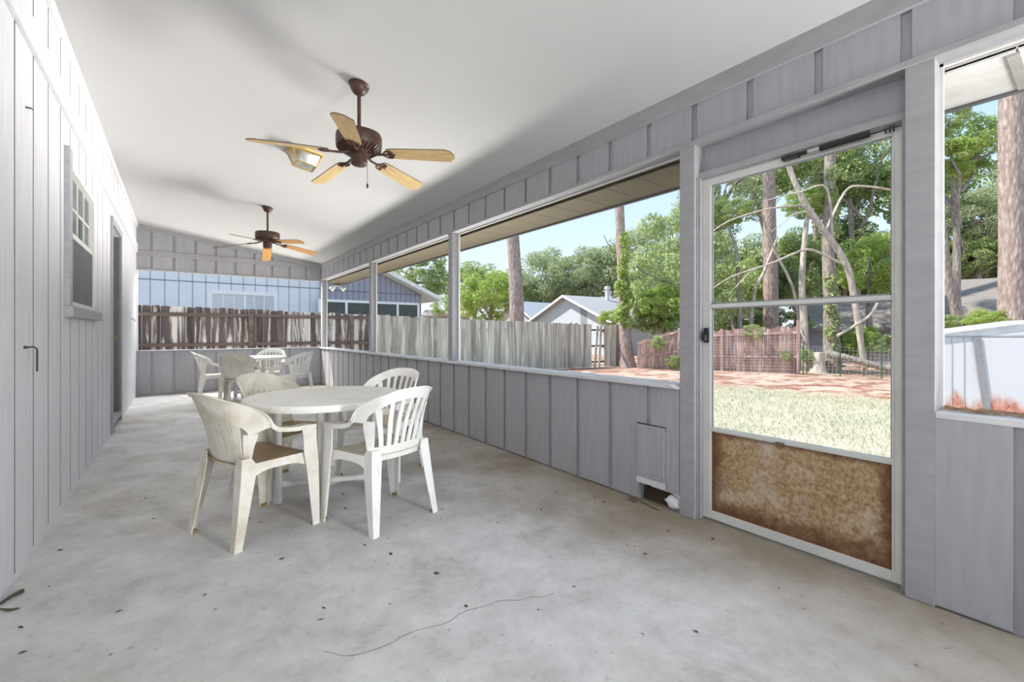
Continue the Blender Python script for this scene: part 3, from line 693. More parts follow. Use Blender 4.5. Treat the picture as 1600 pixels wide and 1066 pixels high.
# ------------------------------------------------------------------ ceiling fans
BEDGE = simple('dark_blade_edge', (0.10, 0.055, 0.03), 0.5)
def make_fan(x, y, ph, droops, bl, label, cols, length=0.68):
    zc = ceil_z(x); root = empty('ceiling_fan', (x, y, zc)); tag(root, label, 'ceiling fan', 'brown ceiling fans')
    c = MB(); prof = [(0.0, 0.004), (0.068, 0.0), (0.070, -0.010), (0.062, -0.018), (0.062, -0.026), (0.048, -0.052), (0.034, -0.066), (0.022, -0.070), (0.0, -0.070)]
    rings = []
    for r_, z in prof:
        rings.append([(r_ * math.cos(2 * PI * k / 24), r_ * math.sin(2 * PI * k / 24), z - 0.147 * r_ * math.cos(2 * PI * k / 24) * (1 if z > -0.03 else 0.3)) for k in range(24)])
    c.sweep(None, rings); c.build('canopy', FANM, root, 40)
    MB().tube([(0, 0, -0.05), (0, 0, -0.355)], 0.0125, 12).lathe([(0.0, -0.335), (0.022, -0.335), (0.026, -0.355), (0.0, -0.355)], n=14).build('rod', FANM, root, 40)
    m = MB(); m.lathe([(0.0, -0.342), (0.10, -0.342), (0.148, -0.352), (0.153, -0.366), (0.153, -0.425), (0.143, -0.448), (0.110, -0.468), (0.06, -0.478), (0.0, -0.478)], n=40)
    for k in range(30):
        a = 2 * PI * k / 30; ca, sa = math.cos(a), math.sin(a)
        m.bar((0.148 * ca, 0.148 * sa, -0.444), (0.095 * ca, 0.095 * sa, -0.480), 0.007, 0.012)
    m.build('motor', FANM, root, 40)
    MB().lathe([(0.0, -0.476), (0.045, -0.478), (0.045, -0.495), (0.056, -0.500), (0.056, -0.552), (0.046, -0.562), (0.012, -0.566), (0.0, -0.572)], n=24).build('switch_housing', FANM, root, 40)
    pc = MB(); pc.tube([(0.045, -0.035, -0.558), (0.046, -0.036, -0.69)], 0.0016, 6); pc.lathe([(0.0, -0.725), (0.007, -0.718), (0.008, -0.705), (0.004, -0.69), (0.0, -0.688)], (0.046, -0.036, 0), 10); pc.build('pull_chain', DARKM, root, 40)
    for k in range(5):
        a = math.radians(ph + 72 * k); dr_ = math.radians(droops[k])
        M_ = Matrix.Rotation(a, 4, 'Z') @ Matrix.Translation((0.12, 0, -0.482)) @ Matrix.Rotation(dr_, 4, 'Y')
        P_ = Matrix.Rotation(math.radians(-13), 4, 'X')
        L = length - 0.12
        ol = [(0.085, -0.036), (0.10, -0.050), (0.16, -0.056), (L - 0.05, -0.066), (L - 0.018, -0.050), (L, -0.018), (L, 0.022), (L - 0.04, 0.066), (0.16, 0.056), (0.10, 0.050), (0.085, 0.036)]
        b = MB(); b.prism([(M_ @ P_ @ Vector((p[0], p[1], -0.006))) for p in ol], (M_ @ P_).to_3x3() @ Vector((0, 0, 0.007)))
        # put the blade in its own frame so the wood grain runs along it
        inv = (M_ @ P_).inverted(); b.v = [tuple(inv @ Vector(p)) for p in b.v]
        bo = b.build('blade', cols, root); bo.matrix_local = M_ @ P_
        bo.data.materials.append(BEDGE)
        for pi in range(1, len(bo.data.polygons)): bo.data.polygons[pi].material_index = 1
        ir = MB(); q = lambda x_, y_, z_=0: (M_ @ P_) @ Vector((x_, y_, z_))
        ir.tube([M_ @ Vector((-0.06, 0, 0.008)), M_ @ Vector((0.0, 0, -0.012)), q(0.07, 0, -0.012)], [0.010, 0.009, 0.008], 8)
        for s in (-1, 1): ir.tube([q(0.05, 0, -0.012), q(0.085, 0.034 * s, -0.012), q(0.118, 0.036 * s, -0.011), q(0.128, 0.022 * s, -0.011), q(0.105, 0.008 * s, -0.011)], 0.006, 8)
        ir.tube([q(0.05, 0, -0.012), q(0.145, 0, -0.011)], [0.008, 0.005], 8)
        iro = ir.build('blade_iron', FANM, root, 40)
    return root
make_fan(1.005, 3.115, -44, (5, 4, 5, 4, 5), 0, 'brown ceiling fan with pale oak blades nearer the camera', BLADE)
make_fan(0.985, 6.952, 11, (8, 17, 11, 4, 5), 0, 'brown ceiling fan with drooping warped blades at the far end', BLADE2)

# ------------------------------------------------------------------ flush lantern
lx, ly = 0.975, 4.64; lz = ceil_z(lx)
ln = empty('ceiling_light', (lx, ly, lz)); tag(ln, 'brass framed glass box lantern on the ceiling between the two fans', 'ceiling light')
def lp(x, y, z): return (x, y, z - 0.147 * x)
def frust(w0, w1, z0, z1):
    c = [lp(-w0, -w0, z0), lp(w0, -w0, z0), lp(w0, w0, z0), lp(-w0, w0, z0), lp(-w1, -w1, z1), lp(w1, -w1, z1), lp(w1, w1, z1), lp(-w1, w1, z1)]; return c
m = MB(); m.hexa(frust(0.140, 0.145, -0.020, 0.0)); m.hexa(frust(0.125, 0.132, -0.032, -0.020)); m.build('base_plate', BRASS, ln, bevel=0.002)
m = MB(); wt, wb, zt, zb = 0.120, 0.085, -0.032, -0.125
for sx_ in (-1, 1):
    for sy_ in (-1, 1): m.bar(lp(sx_ * wt, sy_ * wt, zt), lp(sx_ * wb, sy_ * wb, zb), 0.010, 0.010)
    m.bar(lp(sx_ * wb, -wb, zb), lp(sx_ * wb, wb, zb), 0.011, 0.011); m.bar(lp(-wb, sx_ * wb, zb), lp(wb, sx_ * wb, zb), 0.011, 0.011)
m.build('frame', BRASS, ln)
m = MB()
for k in range(4):
    R_ = Matrix.Rotation(PI / 2 * k, 3, 'Z')
    a_, b2, c_, d_ = (Vector((-wt, -wt, zt)), Vector((wt, -wt, zt)), Vector((wb, -wb, zb)), Vector((-wb, -wb, zb)))
    q = [R_ @ p for p in (a_, b2, c_, d_)]; q = [Vector(lp(*p)) for p in q]
    m.prism(q, (R_ @ Vector((0, 0.002, 0))))
m.prism([lp(-wb, -wb, zb), lp(wb, -wb, zb), lp(wb, wb, zb), lp(-wb, wb, zb)], (0, 0, 0.002))
m.build('pane', LGLASS, ln)
for s in (-0.045, 0.045):
    m = MB(); m.lathe([(0.0, -0.03), (0.013, -0.032), (0.013, -0.05), (0.026, -0.065), (0.030, -0.085), (0.02, -0.105), (0.0, -0.112)], (s, 0, -0.147 * s), 14); m.build('bulb', simple('frosted_bulb', (0.85, 0.86, 0.85), 0.3), ln, 50)

# ------------------------------------------------------------------ ground
def m_lawn():
    m, nt, b, o = new_mat('dry_lawn')
    v = coords(nt); f = noise(nt, v, 1.1, 8, 0.7); g = noise(nt, v, 18, 6, 0.75)
    c = ramp(nt, g, [(0.3, (0.28, 0.275, 0.18)), (0.5, (0.46, 0.445, 0.34)), (0.7, (0.62, 0.585, 0.49))])
    c = mix(nt, ramp(nt, f, [(0.42, 0.0), (0.68, 0.65)]), c, (0.66, 0.54, 0.46))
    # red pine straw under the trees: beyond a line running across the yard
    sx = N(nt, 'ShaderNodeSeparateXYZ'); nt.links.new(v, sx.inputs[0])
    cx, cy, k = STRAW
    ma = N(nt, 'ShaderNodeMath', operation='MULTIPLY'); nt.links.new(sx.outputs[0], ma.inputs[0]); ma.inputs[1].default_value = cx
    mb_ = N(nt, 'ShaderNodeMath', operation='MULTIPLY_ADD'); nt.links.new(sx.outputs[1], mb_.inputs[0]); mb_.inputs[1].default_value = cy; nt.links.new(ma.outputs[0], mb_.inputs[2])
    ad = N(nt, 'ShaderNodeMath', operation='MULTIPLY_ADD'); nt.links.new(f, ad.inputs[0]); ad.inputs[1].default_value = 5.0; nt.links.new(mb_.outputs[0], ad.inputs[2])
    mr = N(nt, 'ShaderNodeMapRange'); nt.links.new(ad.outputs[0], mr.inputs[0]); mr.inputs[1].default_value = k + 1.9; mr.inputs[2].default_value = k + 3.0
    gs = noise(nt, coords(nt, (6, 6, 6), (0, 0, 0.6)), 3.0, 8, 0.8)
    straw = ramp(nt, gs, [(0.3, (0.22, 0.10, 0.07)), (0.5, (0.45, 0.30, 0.235)), (0.72, (0.66, 0.54, 0.455))])
    tree_dapple = noise(nt, coords(nt, (0.55, 0.9, 1), (0, 0, 0.5)), 1.6, 7, 0.7, 0.5)
    straw = mix(nt, ramp(nt, tree_dapple, [(0.44, 0.6), (0.54, 0.0)]), straw, (0.60, 0.50, 0.41))
    straw = mix(nt, ramp(nt, tree_dapple, [(0.48, 0.0), (0.58, 0.85)]), straw, (0.25, 0.105, 0.07))  # red-brown patches put the trees' shadows into the straw colour
    c = mix(nt, mr.outputs[0], c, straw)
    nt.links.new(c, b.inputs['Base Color']); b.inputs['Roughness'].default_value = 0.95; b.inputs['Specular IOR Level'].default_value = 0.1
    bump(nt, b, g, 0.5, 0.03); return m
pA, pB = gpt(1113, 12.6), gpt(1400, 9.8)
dd = (pB - pA); nrm = Vector((dd.y, -dd.x, 0)).normalized()
if nrm.dot(Vector((SN, CS, 0))) < 0: nrm = -nrm
STRAW = (nrm.x, nrm.y, nrm.dot(pA))
gm = MB(); XS = [-30, -12, -4, 0, 2.6, 5, 8, 12, 16, 22, 30, 45, 70, 110]; YS = [-60, -30, -15, -6, 0, 4, 8, 12, 14, 18, 25, 35, 50, 75, 110]
gm.add([(x, y, ground_z(x, y)) for x in XS for y in YS], [(i * len(YS) + j, (i + 1) * len(YS) + j, (i + 1) * len(YS) + j + 1, i * len(YS) + j + 1) for i in range(len(XS) - 1) for j in range(len(YS) - 1)])
go = gm.build('ground', m_lawn()); struct(go, 'dry pale lawn with red pine straw under the trees', 'ground')

def cloud_mesh(name, centers, n, size, mat, flat=0.35, aspect=0.5, seed=0, hang=0.0):
    """one mesh of pointed leaves: centers = rows (x,y,z,rx,ry,rz); leaves crowd the outside of each puff"""
    rs = np.random.RandomState(seed)
    C = np.array(centers, float); wgt = C[:, 3] * C[:, 4] + C[:, 3] * C[:, 5]; idx = rs.choice(len(C), n, p=wgt / wgt.sum())
    d = rs.normal(size=(n, 3)); d /= np.linalg.norm(d, axis=1)[:, None]
    r = rs.uniform(0.45, 1.0, n) ** 0.6
    P = C[idx, :3] + d * C[idx, 3:6] * r[:, None]
    up = d * 0.6 + rs.normal(size=(n, 3)) * 0.7 + np.array([0, 0, 0.6]); up /= np.linalg.norm(up, axis=1)[:, None]
    t = rs.normal(size=(n, 3)) + np.array([0, 0, -hang]); t -= up * (t * up).sum(1)[:, None]; t /= np.linalg.norm(t, axis=1)[:, None]
    s = np.cross(up, t); L = size * rs.uniform(0.6, 1.25, n)[:, None]
    V = np.empty((n, 4, 3)); V[:, 0] = P - t * L * 0.5; V[:, 1] = P + s * L * aspect * 0.5 + up * L * 0.08; V[:, 2] = P + t * L * 0.5; V[:, 3] = P - s * L * aspect * 0.5 + up * L * 0.08
    me = bpy.data.meshes.new(name); me.vertices.add(n * 4); me.vertices.foreach_set('co', V.reshape(-1).astype(np.float32))
    me.loops.add(n * 4); me.loops.foreach_set('vertex_index', np.arange(n * 4, dtype=np.int32))
    me.polygons.add(n); me.polygons.foreach_set('loop_start', np.arange(0, n * 4, 4, dtype=np.int32)); me.polygons.foreach_set('loop_total', np.full(n, 4, dtype=np.int32))
    me.update(calc_edges=True); me.validate(); me.materials.append(mat); return me

def m_leaf(name, dark, light, trans=0.42):
    m = bpy.data.materials.new(name); m.use_nodes = True; nt = m.node_tree; nt.nodes.clear()
    o = N(nt, 'ShaderNodeOutputMaterial'); g = N(nt, 'ShaderNodeNewGeometry')
    c = ramp(nt, g.outputs['Random Per Island'], [(0.0, dark), (0.6, tuple((a + b_) / 2 for a, b_ in zip(dark, light))), (1.0, light)])
    b = N(nt, 'ShaderNodeBsdfPrincipled'); b.inputs['Roughness'].default_value = 0.45; b.inputs['Specular IOR Level'].default_value = 0.35; nt.links.new(c, b.inputs['Base Color'])
    t = N(nt, 'ShaderNodeBsdfTranslucent'); nt.links.new(mix(nt, 0.5, c, (0.45, 0.55, 0.12)), t.inputs[0])
    x = N(nt, 'ShaderNodeMixShader'); x.inputs[0].default_value = trans
    nt.links.new(b.outputs[0], x.inputs[1]); nt.links.new(t.outputs[0], x.inputs[2]); nt.links.new(x.outputs[0], o.inputs[0]); return m
LF_B = m_leaf('bright_leaf', (0.25, 0.38, 0.08), (0.66, 0.78, 0.28))
LF_M = m_leaf('mid_leaf', (0.19, 0.28, 0.10), (0.58, 0.67, 0.34))
LF_G = m_leaf('grey_green_leaf', (0.22, 0.275, 0.17), (0.64, 0.69, 0.48))
LF_D = m_leaf('dark_leaf', (0.10, 0.16, 0.07), (0.38, 0.45, 0.22))
LF_P = m_leaf('pale_leaf', (0.28, 0.37, 0.15), (0.70, 0.78, 0.46))

def puffs(n, seed, squash=0.8, pr=0.33, spread=0.78):
    rs = np.random.RandomState(seed); out = []
    for i in range(n):
        d = rs.normal(size=3); d /= np.linalg.norm(d); r = rs.uniform(0.25, 1) ** 0.45 * spread
        q = pr * rs.uniform(0.6, 1.25)
        out.append((d[0] * r, d[1] * r, d[2] * r * squash, q, q, q * 0.75))
    return out
# unit crowns (radius about 1), shared between trees
CROWN = {
    'bright': [cloud_mesh('crown_bright', puffs(70, s, 0.85, 0.21, 0.86), 15000, 0.065, LF_B, seed=s) for s in (1, 2)],
    'mid': [cloud_mesh('crown_mid', puffs(75, s, 0.85, 0.20, 0.86), 15000, 0.062, LF_M, seed=s) for s in (3, 4)],
    'grey': [cloud_mesh('crown_grey', puffs(80, s, 0.75, 0.20, 0.86), 18000, 0.048, LF_G, seed=s) for s in (5, 6)],
    'dark': [cloud_mesh('crown_dark', puffs(55, s, 0.8, 0.24, 0.84), 12000, 0.07, LF_D, seed=s) for s in (7, 8)],
    'pale': [cloud_mesh('crown_pale', puffs(70, s, 1.0, 0.19, 0.84), 14000, 0.06, LF_P, seed=s, hang=1.2, aspect=0.4) for s in (9, 10)],
    'pine': [cloud_mesh('crown_pine', puffs(16, s, 0.7, 0.22), 4000, 0.16, LF_M, seed=s, aspect=0.12) for s in (11,)],
}
def m_bark(name, a, b_, sc=14, pl=(1, 1, 0.28)):
    m, nt, b, o = new_mat(name)
    v = coords(nt, pl); vo = N(nt, 'ShaderNodeTexVoronoi'); vo.inputs['Scale'].default_value = sc; nt.links.new(v, vo.inputs['Vector'])
    f = noise(nt, v, sc * 0.8, 6, 0.7, 0.5)
    c = ramp(nt, f, [(0.3, a), (0.7, b_)]); c = mix(nt, ramp(nt, vo.outputs['Distance'], [(0.25, 0.0), (0.7, 0.5)]), c, tuple(x * 0.6 for x in a))
    nt.links.new(c, b.inputs['Base Color']); b.inputs['Roughness'].default_value = 0.9; bump(nt, b, vo.outputs['Distance'], 0.8, 0.03); return m
BARK = m_bark('pine_bark', (0.27, 0.19, 0.16), (0.62, 0.52, 0.47))
BARK2 = m_bark('grey_bark', (0.22, 0.185, 0.16), (0.52, 0.47, 0.41))
DEAD = m_bark('pale_dead_bark', (0.44, 0.37, 0.31), (0.78, 0.72, 0.64), 9)
def wob_path(p, q, n, amp, seed):
    rs = random.Random(seed); P = []
    for i in range(n + 1):
        t = i / n; v = Vector(p).lerp(Vector(q), t)
        k = amp * math.sin(PI * t) if i not in (0, n) else 0
        P.append(v + Vector((rs.uniform(-k, k), rs.uniform(-k, k), rs.uniform(-k, k) * 0.4)))
    return P
def tree(name, px, py, d, R, kind, label, trunk=True, squash=1.0, variant=0, group=None, bark=None, cat='tree', rw=None):
    c = at(px, py, d); gz = ground_z(c.x, c.y)
    root = empty(name, (c.x, c.y, gz)); tag(root, label, cat, group)
    me = CROWN[kind][variant % len(CROWN[kind])]
    f = bpy.data.objects.new('foliage', me); COL.objects.link(f); f.parent = root
    f.location = (0, 0, c.z - gz); f.scale = (R * (rw or 1), R * (rw or 1), R * squash); f.rotation_euler = (0, 0, (px * 7.3) % 6.28)
    if trunk:
        hgt = c.z - gz; m = MB(); rs = random.Random(int(px)); tr = min(0.06 * R + 0.05, 0.30)
        m.tube(wob_path((0, 0, -0.1), (rs.uniform(-.2, .2) * R, rs.uniform(-.2, .2) * R, hgt + R * 0.25 * squash), 6, 0.05 * R, px), [tr * (1.25 - 0.16 * i) for i in range(7)], 8)
        for i in range(6):
            a = rs.uniform(0, 2 * PI); z0 = hgt * rs.uniform(0.55, 0.95); e = Vector((math.cos(a) * R * 0.75, math.sin(a) * R * 0.75, hgt + R * rs.uniform(-0.25, 0.55) * squash))
            m.tube(wob_path((0, 0, z0), e, 5, 0.09 * R, px + i), [tr * 0.5 * (1 - 0.15 * k) for k in range(6)], 6)
        m.build('trunk', bark or BARK2, root, 60)
    return root

# ------------------------------------------------------------------ fences
def m_fence(name, a, b_, pale, plo, phi, sc=(9, 9, 0.7)):
    m, nt, b, o = new_mat(name)
    g = N(nt, 'ShaderNodeNewGeometry'); v = coords(nt, sc)
    ad = N(nt, 'ShaderNodeVectorMath', operation='ADD'); nt.links.new(v, ad.inputs[0])
    cv = N(nt, 'ShaderNodeCombineXYZ'); mu = N(nt, 'ShaderNodeMath', operation='MULTIPLY'); nt.links.new(g.outputs['Random Per Island'], mu.inputs[0]); mu.inputs[1].default_value = 37.0
    for i in range(3): nt.links.new(mu.outputs[0], cv.inputs[i])
    nt.links.new(cv.outputs[0], ad.inputs[1])
    f = noise(nt, ad.outputs[0], 1.0, 7, 0.7, 0.4)
    c = ramp(nt, f, [(0.3, a), (0.65, b_)]); r_ = ramp(nt, g.outputs['Random Per Island'], [(0, 0.65), (1, 1.15)])
    c = mix(nt, 1.0, c, r_, 'MULTIPLY')
    f2 = noise(nt, ad.outputs[0], 0.55, 5, 0.65, 0.8)
    c = mix(nt, ramp(nt, f2, [(plo, 0.0), (phi, 0.9)]), c, pale)
    nt.links.new(c, b.inputs['Base Color']); b.inputs['Roughness'].default_value = 0.9; b.inputs['Specular IOR Level'].default_value = 0.15; return m
FDARK = m_fence('dark_fence_wood', (0.085, 0.06, 0.052), (0.22, 0.17, 0.15), (0.80, 0.74, 0.65), 0.49, 0.58)
FRAIL = m_fence('dark_rail_wood', (0.10, 0.07, 0.06), (0.24, 0.175, 0.15), (0.45, 0.37, 0.33), 0.60, 0.75, (0.8, 9, 9))
FGREY = m_fence('grey_fence_wood', (0.30, 0.255, 0.21), (0.62, 0.57, 0.47), (0.80, 0.77, 0.68), 0.50, 0.66)
FRED = m_fence('reddish_fence_wood', (0.36, 0.21, 0.165), (0.66, 0.48, 0.42), (0.86, 0.77, 0.73), 0.52, 0.66)

def picket(mb, c, along, up, w, z0, z1, th, nrm, lean=0.0):
    a = Vector(along).normalized(); n = Vector(nrm).normalized(); hw = w / 2; sh = w * 0.16
    ol = [(-hw, z0), (hw, z0), (hw, z1 - sh), (hw - sh * 0.5, z1 - sh * 0.25), (hw - sh * 1.3, z1), (-hw + sh * 1.3, z1), (-hw + sh * 0.5, z1 - sh * 0.25), (-hw, z1 - sh)]
    P = [Vector((c[0], c[1], 0)) + a * x + Vector((0, 0, z)) + a * lean * (z - z0) for x, z in ol]
    mb.prism([p - n * th / 2 for p in P], n * th)
def run_fence(mb, P, Q, top, w, gap, nrm, bot=None, th=0.018, jit=0.015, seed=1, gaps=()):
    rs = random.Random(seed); P, Q = Vector(P), Vector(Q); d = Q - P; d.z = 0; L = d.length; n = int(L / (w + gap))
    for i in range(n):
        t = (i + 0.5) / n; c = P.lerp(Q, t)
        z0 = ground_z(c.x, c.y) if bot is None else bot(t)
        picket(mb, c, d, None, (L / n) - gap + rs.uniform(-0.003, 0.002), z0 + 0.01, top(t) + rs.uniform(-jit, jit), th, nrm, rs.uniform(-0.006, 0.006))
YF = 13.4
def x_on(px, Y): u = (px - 800) / F; return (u * CS + SN) / (-u * SN + CS) * Y
ft = lambda x: 1.757 + (1.47 - 1.757) * max(0, (x + 0.72)) / 16.6 + (0.02 if x < 5 else 0)
f1 = empty('wooden_fence', (1.6, YF, -0.15)); tag(f1, 'dark weathered picket fence with rails facing the porch, in front of the blue house', 'fence')
def under(root, mb): mb.v = [(p[0] - root.location.x, p[1] - root.location.y, p[2] - root.location.z) for p in mb.v]; return mb
m = MB(); run_fence(m, (-3.5, YF, 0), (4.62, YF, 0), lambda t: ft(-3.5 + 8.12 * t) + 0.0, 0.160, 0.004, (0, -1, 0), seed=2); under(f1, m).build('picket_panel', FDARK, f1)
for z0, z1 in ((1.53, 1.62), (0.80, 0.885), (0.05, 0.14)):
    m = MB(); m.box(-3.5, 4.62, YF - 0.055, YF - 0.012, z0, z1); under(f1, m).build('rail', FRAIL, f1)
for px in (232 - 150, 391, 548):
    x = x_on(px, YF); m = MB(); m.box(x - 0.05, x + 0.05, YF - 0.15, YF - 0.056, -0.3, 1.63); under(f1, m).build('post', FRAIL, f1)
f2 = empty('wooden_fence', (9.5, YF, -0.28)); tag(f2, 'long grey picket fence with pickets facing the porch, ending at a broken gap', 'fence')
xg = x_on(924, YF)
m = MB(); run_fence(m, (4.64, YF + 0.02, 0), (xg, YF, 0), lambda t: ft(4.64 + (xg - 4.64) * t), 0.155, 0.007, (0, -1, 0), seed=3, jit=0.03); under(f2, m).build('picket_panel', FGREY, f2)
for z0, z1 in ((1.2, 1.28), (0.5, 0.58), (-0.2, -0.12)):
    m = MB(); m.box(4.64, xg + 0.9, YF + 0.03, YF + 0.07, z0, z1); under(f2, m).build('rail', FRAIL, f2)
f3 = empty('wooden_fence', (15.7, YF, -0.4)); tag(f3, 'short grey picket fence section between the broken gap and the ivy-clad pine', 'fence')
xa_, xb_ = x_on(946, YF), x_on(1000, YF)
m = MB(); run_fence(m, (xa_, YF + 0.1, 0), (x_on(964, YF) + 0.02, YF - 0.1, 0), lambda t: 1.46 - 0.0 * t, 0.15, 0.006, (0.2, -1, 0), seed=4, jit=0.03); under(f3, m).build('picket_panel', FGREY, f3)
for z0 in (1.18, 0.5): 
    m = MB(); m.bar((xa_ - 0.1, YF + 0.16, z0), (x_on(964, YF) + 0.02, YF - 0.04, z0), 0.04, 0.08); under(f3, m).build('rail', FRAIL, f3)
# loose pickets in the gap
for i, (px, ln_, lab) in enumerate(((928, 0.20, 'loose grey picket leaning at the gap, left of two'), (934, 0.14, 'loose grey picket leaning at the gap, right of two'))):
    x = x_on(px, YF); m = MB(); picket(m, (x, YF - 0.05 - 0.03 * i), (1, 0, 0), None, 0.13, -0.40, 1.42, 0.018, (0, -1, 0), ln_ * 0.55)
    tag(m.build('fence_picket', FGREY), lab, 'picket')
# reddish old fence, leaning part and upright part
def far_fence(name, label, A, B, topA, topB, lean, seed, wires, rails, posts):
    mid = (A + B) / 2; root = empty(name, (mid.x, mid.y, ground_z(mid.x, mid.y))); tag(root, label, 'fence')
    d = (B - A); d.z = 0; nrm = Vector((d.y, -d.x, 0)).normalized()
    if nrm.dot(mid) > 0: nrm = -nrm
    m = MB(); rs = random.Random(seed); n = int(d.length / 0.155)
    for i in range(n):
        t = (i + 0.5) / n; c = A.lerp(B, t); g = ground_z(c.x, c.y); zt = topA + (topB - topA) * t + rs.uniform(-0.04, 0.04)
        k = len(m.v); picket(m, c, d, None, d.length / n - 0.008, g, zt, 0.018, nrm, rs.uniform(-0.01, 0.01))
        m.v[k:] = [(p[0] + nrm.x * lean * (p[2] - g), p[1] + nrm.y * lean * (p[2] - g), p[2]) for p in m.v[k:]]
    under(root, m).build('picket_panel', FRED, root)
    off = lambda p, z, e: (p.x + nrm.x * (lean * (z - ground_z(p.x, p.y)) + e), p.y + nrm.y * (lean * (z - ground_z(p.x, p.y)) + e), z)
    for fr in rails:
        m = MB(); za = ground_z(A.x, A.y) + (topA - ground_z(A.x, A.y)) * fr; zb = ground_z(B.x, B.y) + (topB - ground_z(B.x, B.y)) * fr
        m.bar(off(A, za, 0.035), off(B, zb, 0.035), 0.04, 0.09); under(root, m).build('rail', FRED, root)
    for t, zt in posts:
        c = A.lerp(B, t); m = MB(); m.bar(off(c, ground_z(c.x, c.y) - 0.1, 0.08), off(c, zt, 0.08), 0.1, 0.1, up=nrm); under(root, m).build('post', FRED, root)
    if wires:
        m = MB()
        for i in range(13):
            fr = 0.02 + i * 0.07; za = ground_z(A.x, A.y) + (topA - ground_z(A.x, A.y)) * fr; zb = ground_z(B.x, B.y) + (topB - ground_z(B.x, B.y)) * fr
            m.bar(off(A, za, 0.13), off(B, zb, 0.13), 0.008, 0.008)
        nn = int(d.length / 0.16)
        for i in range(nn + 1):
            c = A.lerp(B, i / nn); g = ground_z(c.x, c.y); zt = g + (topA + (topB - topA) * i / nn - g) * 0.87
            m.bar(off(c, g, 0.13), off(c, zt, 0.13), 0.006, 0.006, up=nrm)
        under(root, m).build('wire_mesh', simple('galvanised_wire', (0.55, 0.52, 0.50), 0.5), root)
    return root
A, B, C_, D = gpt(995, 19.3), gpt(1082, 18.9), gpt(1086, 18.8), gpt(1247, 17.4)
far_fence('wooden_fence', 'low reddish brown fence sagging and leaning behind wire, right of the ivy-clad pine', A, B, 0.72, 1.50, 0.22, 5, True, (0.94, 0.45), ())
far_fence('wooden_fence', 'reddish picket fence with pale rails and posts seen through the screen door', C_, D, 1.18, 1.36, 0.03, 6, True, (0.88, 0.36), ((0.27, 1.28), (0.995, 1.62)))
# wire fence
wf = empty('wire_fence', gpt(1325, 16.2)); tag(wf, 'green wire mesh fence in front of the fallen log, seen through the screen door', 'fence')
A, B = gpt(1252, 17.2), gpt(1425, 15.2); m = MB(); d = B - A; nn = int(d.length / 0.12)
for i in range(nn + 1):
    c = A.lerp(B, i / nn); m.bar((c.x, c.y, c.z), (c.x, c.y, c.z + 1.08), 0.006, 0.006)
for k in range(10): m.bar((A.x, A.y, A.z + k * 0.12), (B.x, B.y, B.z + k * 0.12), 0.006, 0.006)
under(wf, m).build('wire_mesh', simple('pale_green_wire', (0.36, 0.42, 0.34), 0.5), wf)
for t in (0.02, 0.38, 0.75):
    c = A.lerp(B, t); m = MB(); m.bar((c.x, c.y, c.z - 0.1), (c.x, c.y, c.z + 1.2), 0.035, 0.035); under(wf, m).build('post', simple('green_fence_post', (0.05, 0.11, 0.07), 0.6), wf)

# ------------------------------------------------------------------ neighbouring houses
def m_siding(name, col, step=0.33, rz=0.0):
    m, nt, b, o = new_mat(name); v = coords(nt, (1, 1, 1), (0, 0, rz)); sx = N(nt, 'ShaderNodeSeparateXYZ'); nt.links.new(v, sx.inputs[0])
    md = N(nt, 'ShaderNodeMath', operation='MODULO'); ab = N(nt, 'ShaderNodeMath', operation='ADD'); nt.links.new(sx.outputs[0], ab.inputs[0]); ab.inputs[1].default_value = 100.0
    nt.links.new(ab.outputs[0], md.inputs[0]); md.inputs[1].default_value = step
    g = ramp(nt, md.outputs[0], [(0.0, 0.55), (0.03, 0.55), (0.035, 1.0)]); f = noise(nt, v, 2.0, 4)
    c = mix(nt, 1.0, ramp(nt, f, [(0.3, tuple(x * 0.94 for x in col)), (0.7, tuple(min(1, x * 1.05) for x in col))]), g, 'MULTIPLY')
    nt.links.new(c, b.inputs['Base Color']); b.inputs['Roughness'].default_value = 0.7; return m
WTRIM = simple('white_window_trim', (0.86, 0.86, 0.85), 0.5, 0.02)
DGLASS = simple('dark_window_glass', (0.045, 0.055, 0.05), 0.06, 0.1, 3)
YH = 16.5
bh = empty('house', (0, YH, -0.15)); tag(bh, 'light blue neighbour house wall with a white window above the dark fence', 'house')
xe = 3.98
m = MB(); m.box(-7.5, xe, YH, YH + 0.2, -0.3, 4.1); m.box(-7.5, xe, YH + 5.8, YH + 6.0, -0.3, 4.1); m.box(-7.5, -7.3, YH, YH + 6, -0.3, 4.1); under(bh, m).build('wall', m_siding('blue_siding_bright', (0.78, 0.81, 0.84)), bh)  # brighter part of one wall, its lit look put into the siding colour
m = MB(); m.box(-7.5, xe, YH - 0.012, YH, 2.66, 2.685); under(bh, m).build('flashing', simple('blue_grey_flashing', (0.15, 0.20, 0.26), 0.6), bh)
m = MB(); m.box(-7.9, xe + 0.1, YH - 0.5, YH + 6.5, 4.1, 4.3); under(bh, m).build('roof', simple('grey_shingle_roof', (0.28, 0.27, 0.27), 0.9), bh)
wx0, wx1 = x_on(324.5, YH), x_on(434, YH)
wz1 = 2.45; m = MB(); t_ = 0.12
m.box(wx0, wx1, YH - 0.04, YH + 0.02, wz1 - t_, wz1); m.box(wx0, wx0 + t_, YH - 0.04, YH + 0.02, 1.32, wz1 - t_); m.box(wx1 - t_, wx1, YH - 0.04, YH + 0.02, 1.32, wz1 - t_); m.box(wx0, wx1, YH - 0.04, YH + 0.02, 1.2, 1.32)
mx_ = (wx0 + wx1) / 2 + 0.02; m.box(mx_ - 0.03, mx_ + 0.03, YH - 0.03, YH + 0.02, 1.32, wz1 - t_)
wfm = under(bh, m).build('window', WTRIM, bh)
m = MB(); m.box(wx0 + t_, wx1 - t_, YH - 0.012, YH - 0.006, 1.3, wz1 - t_)
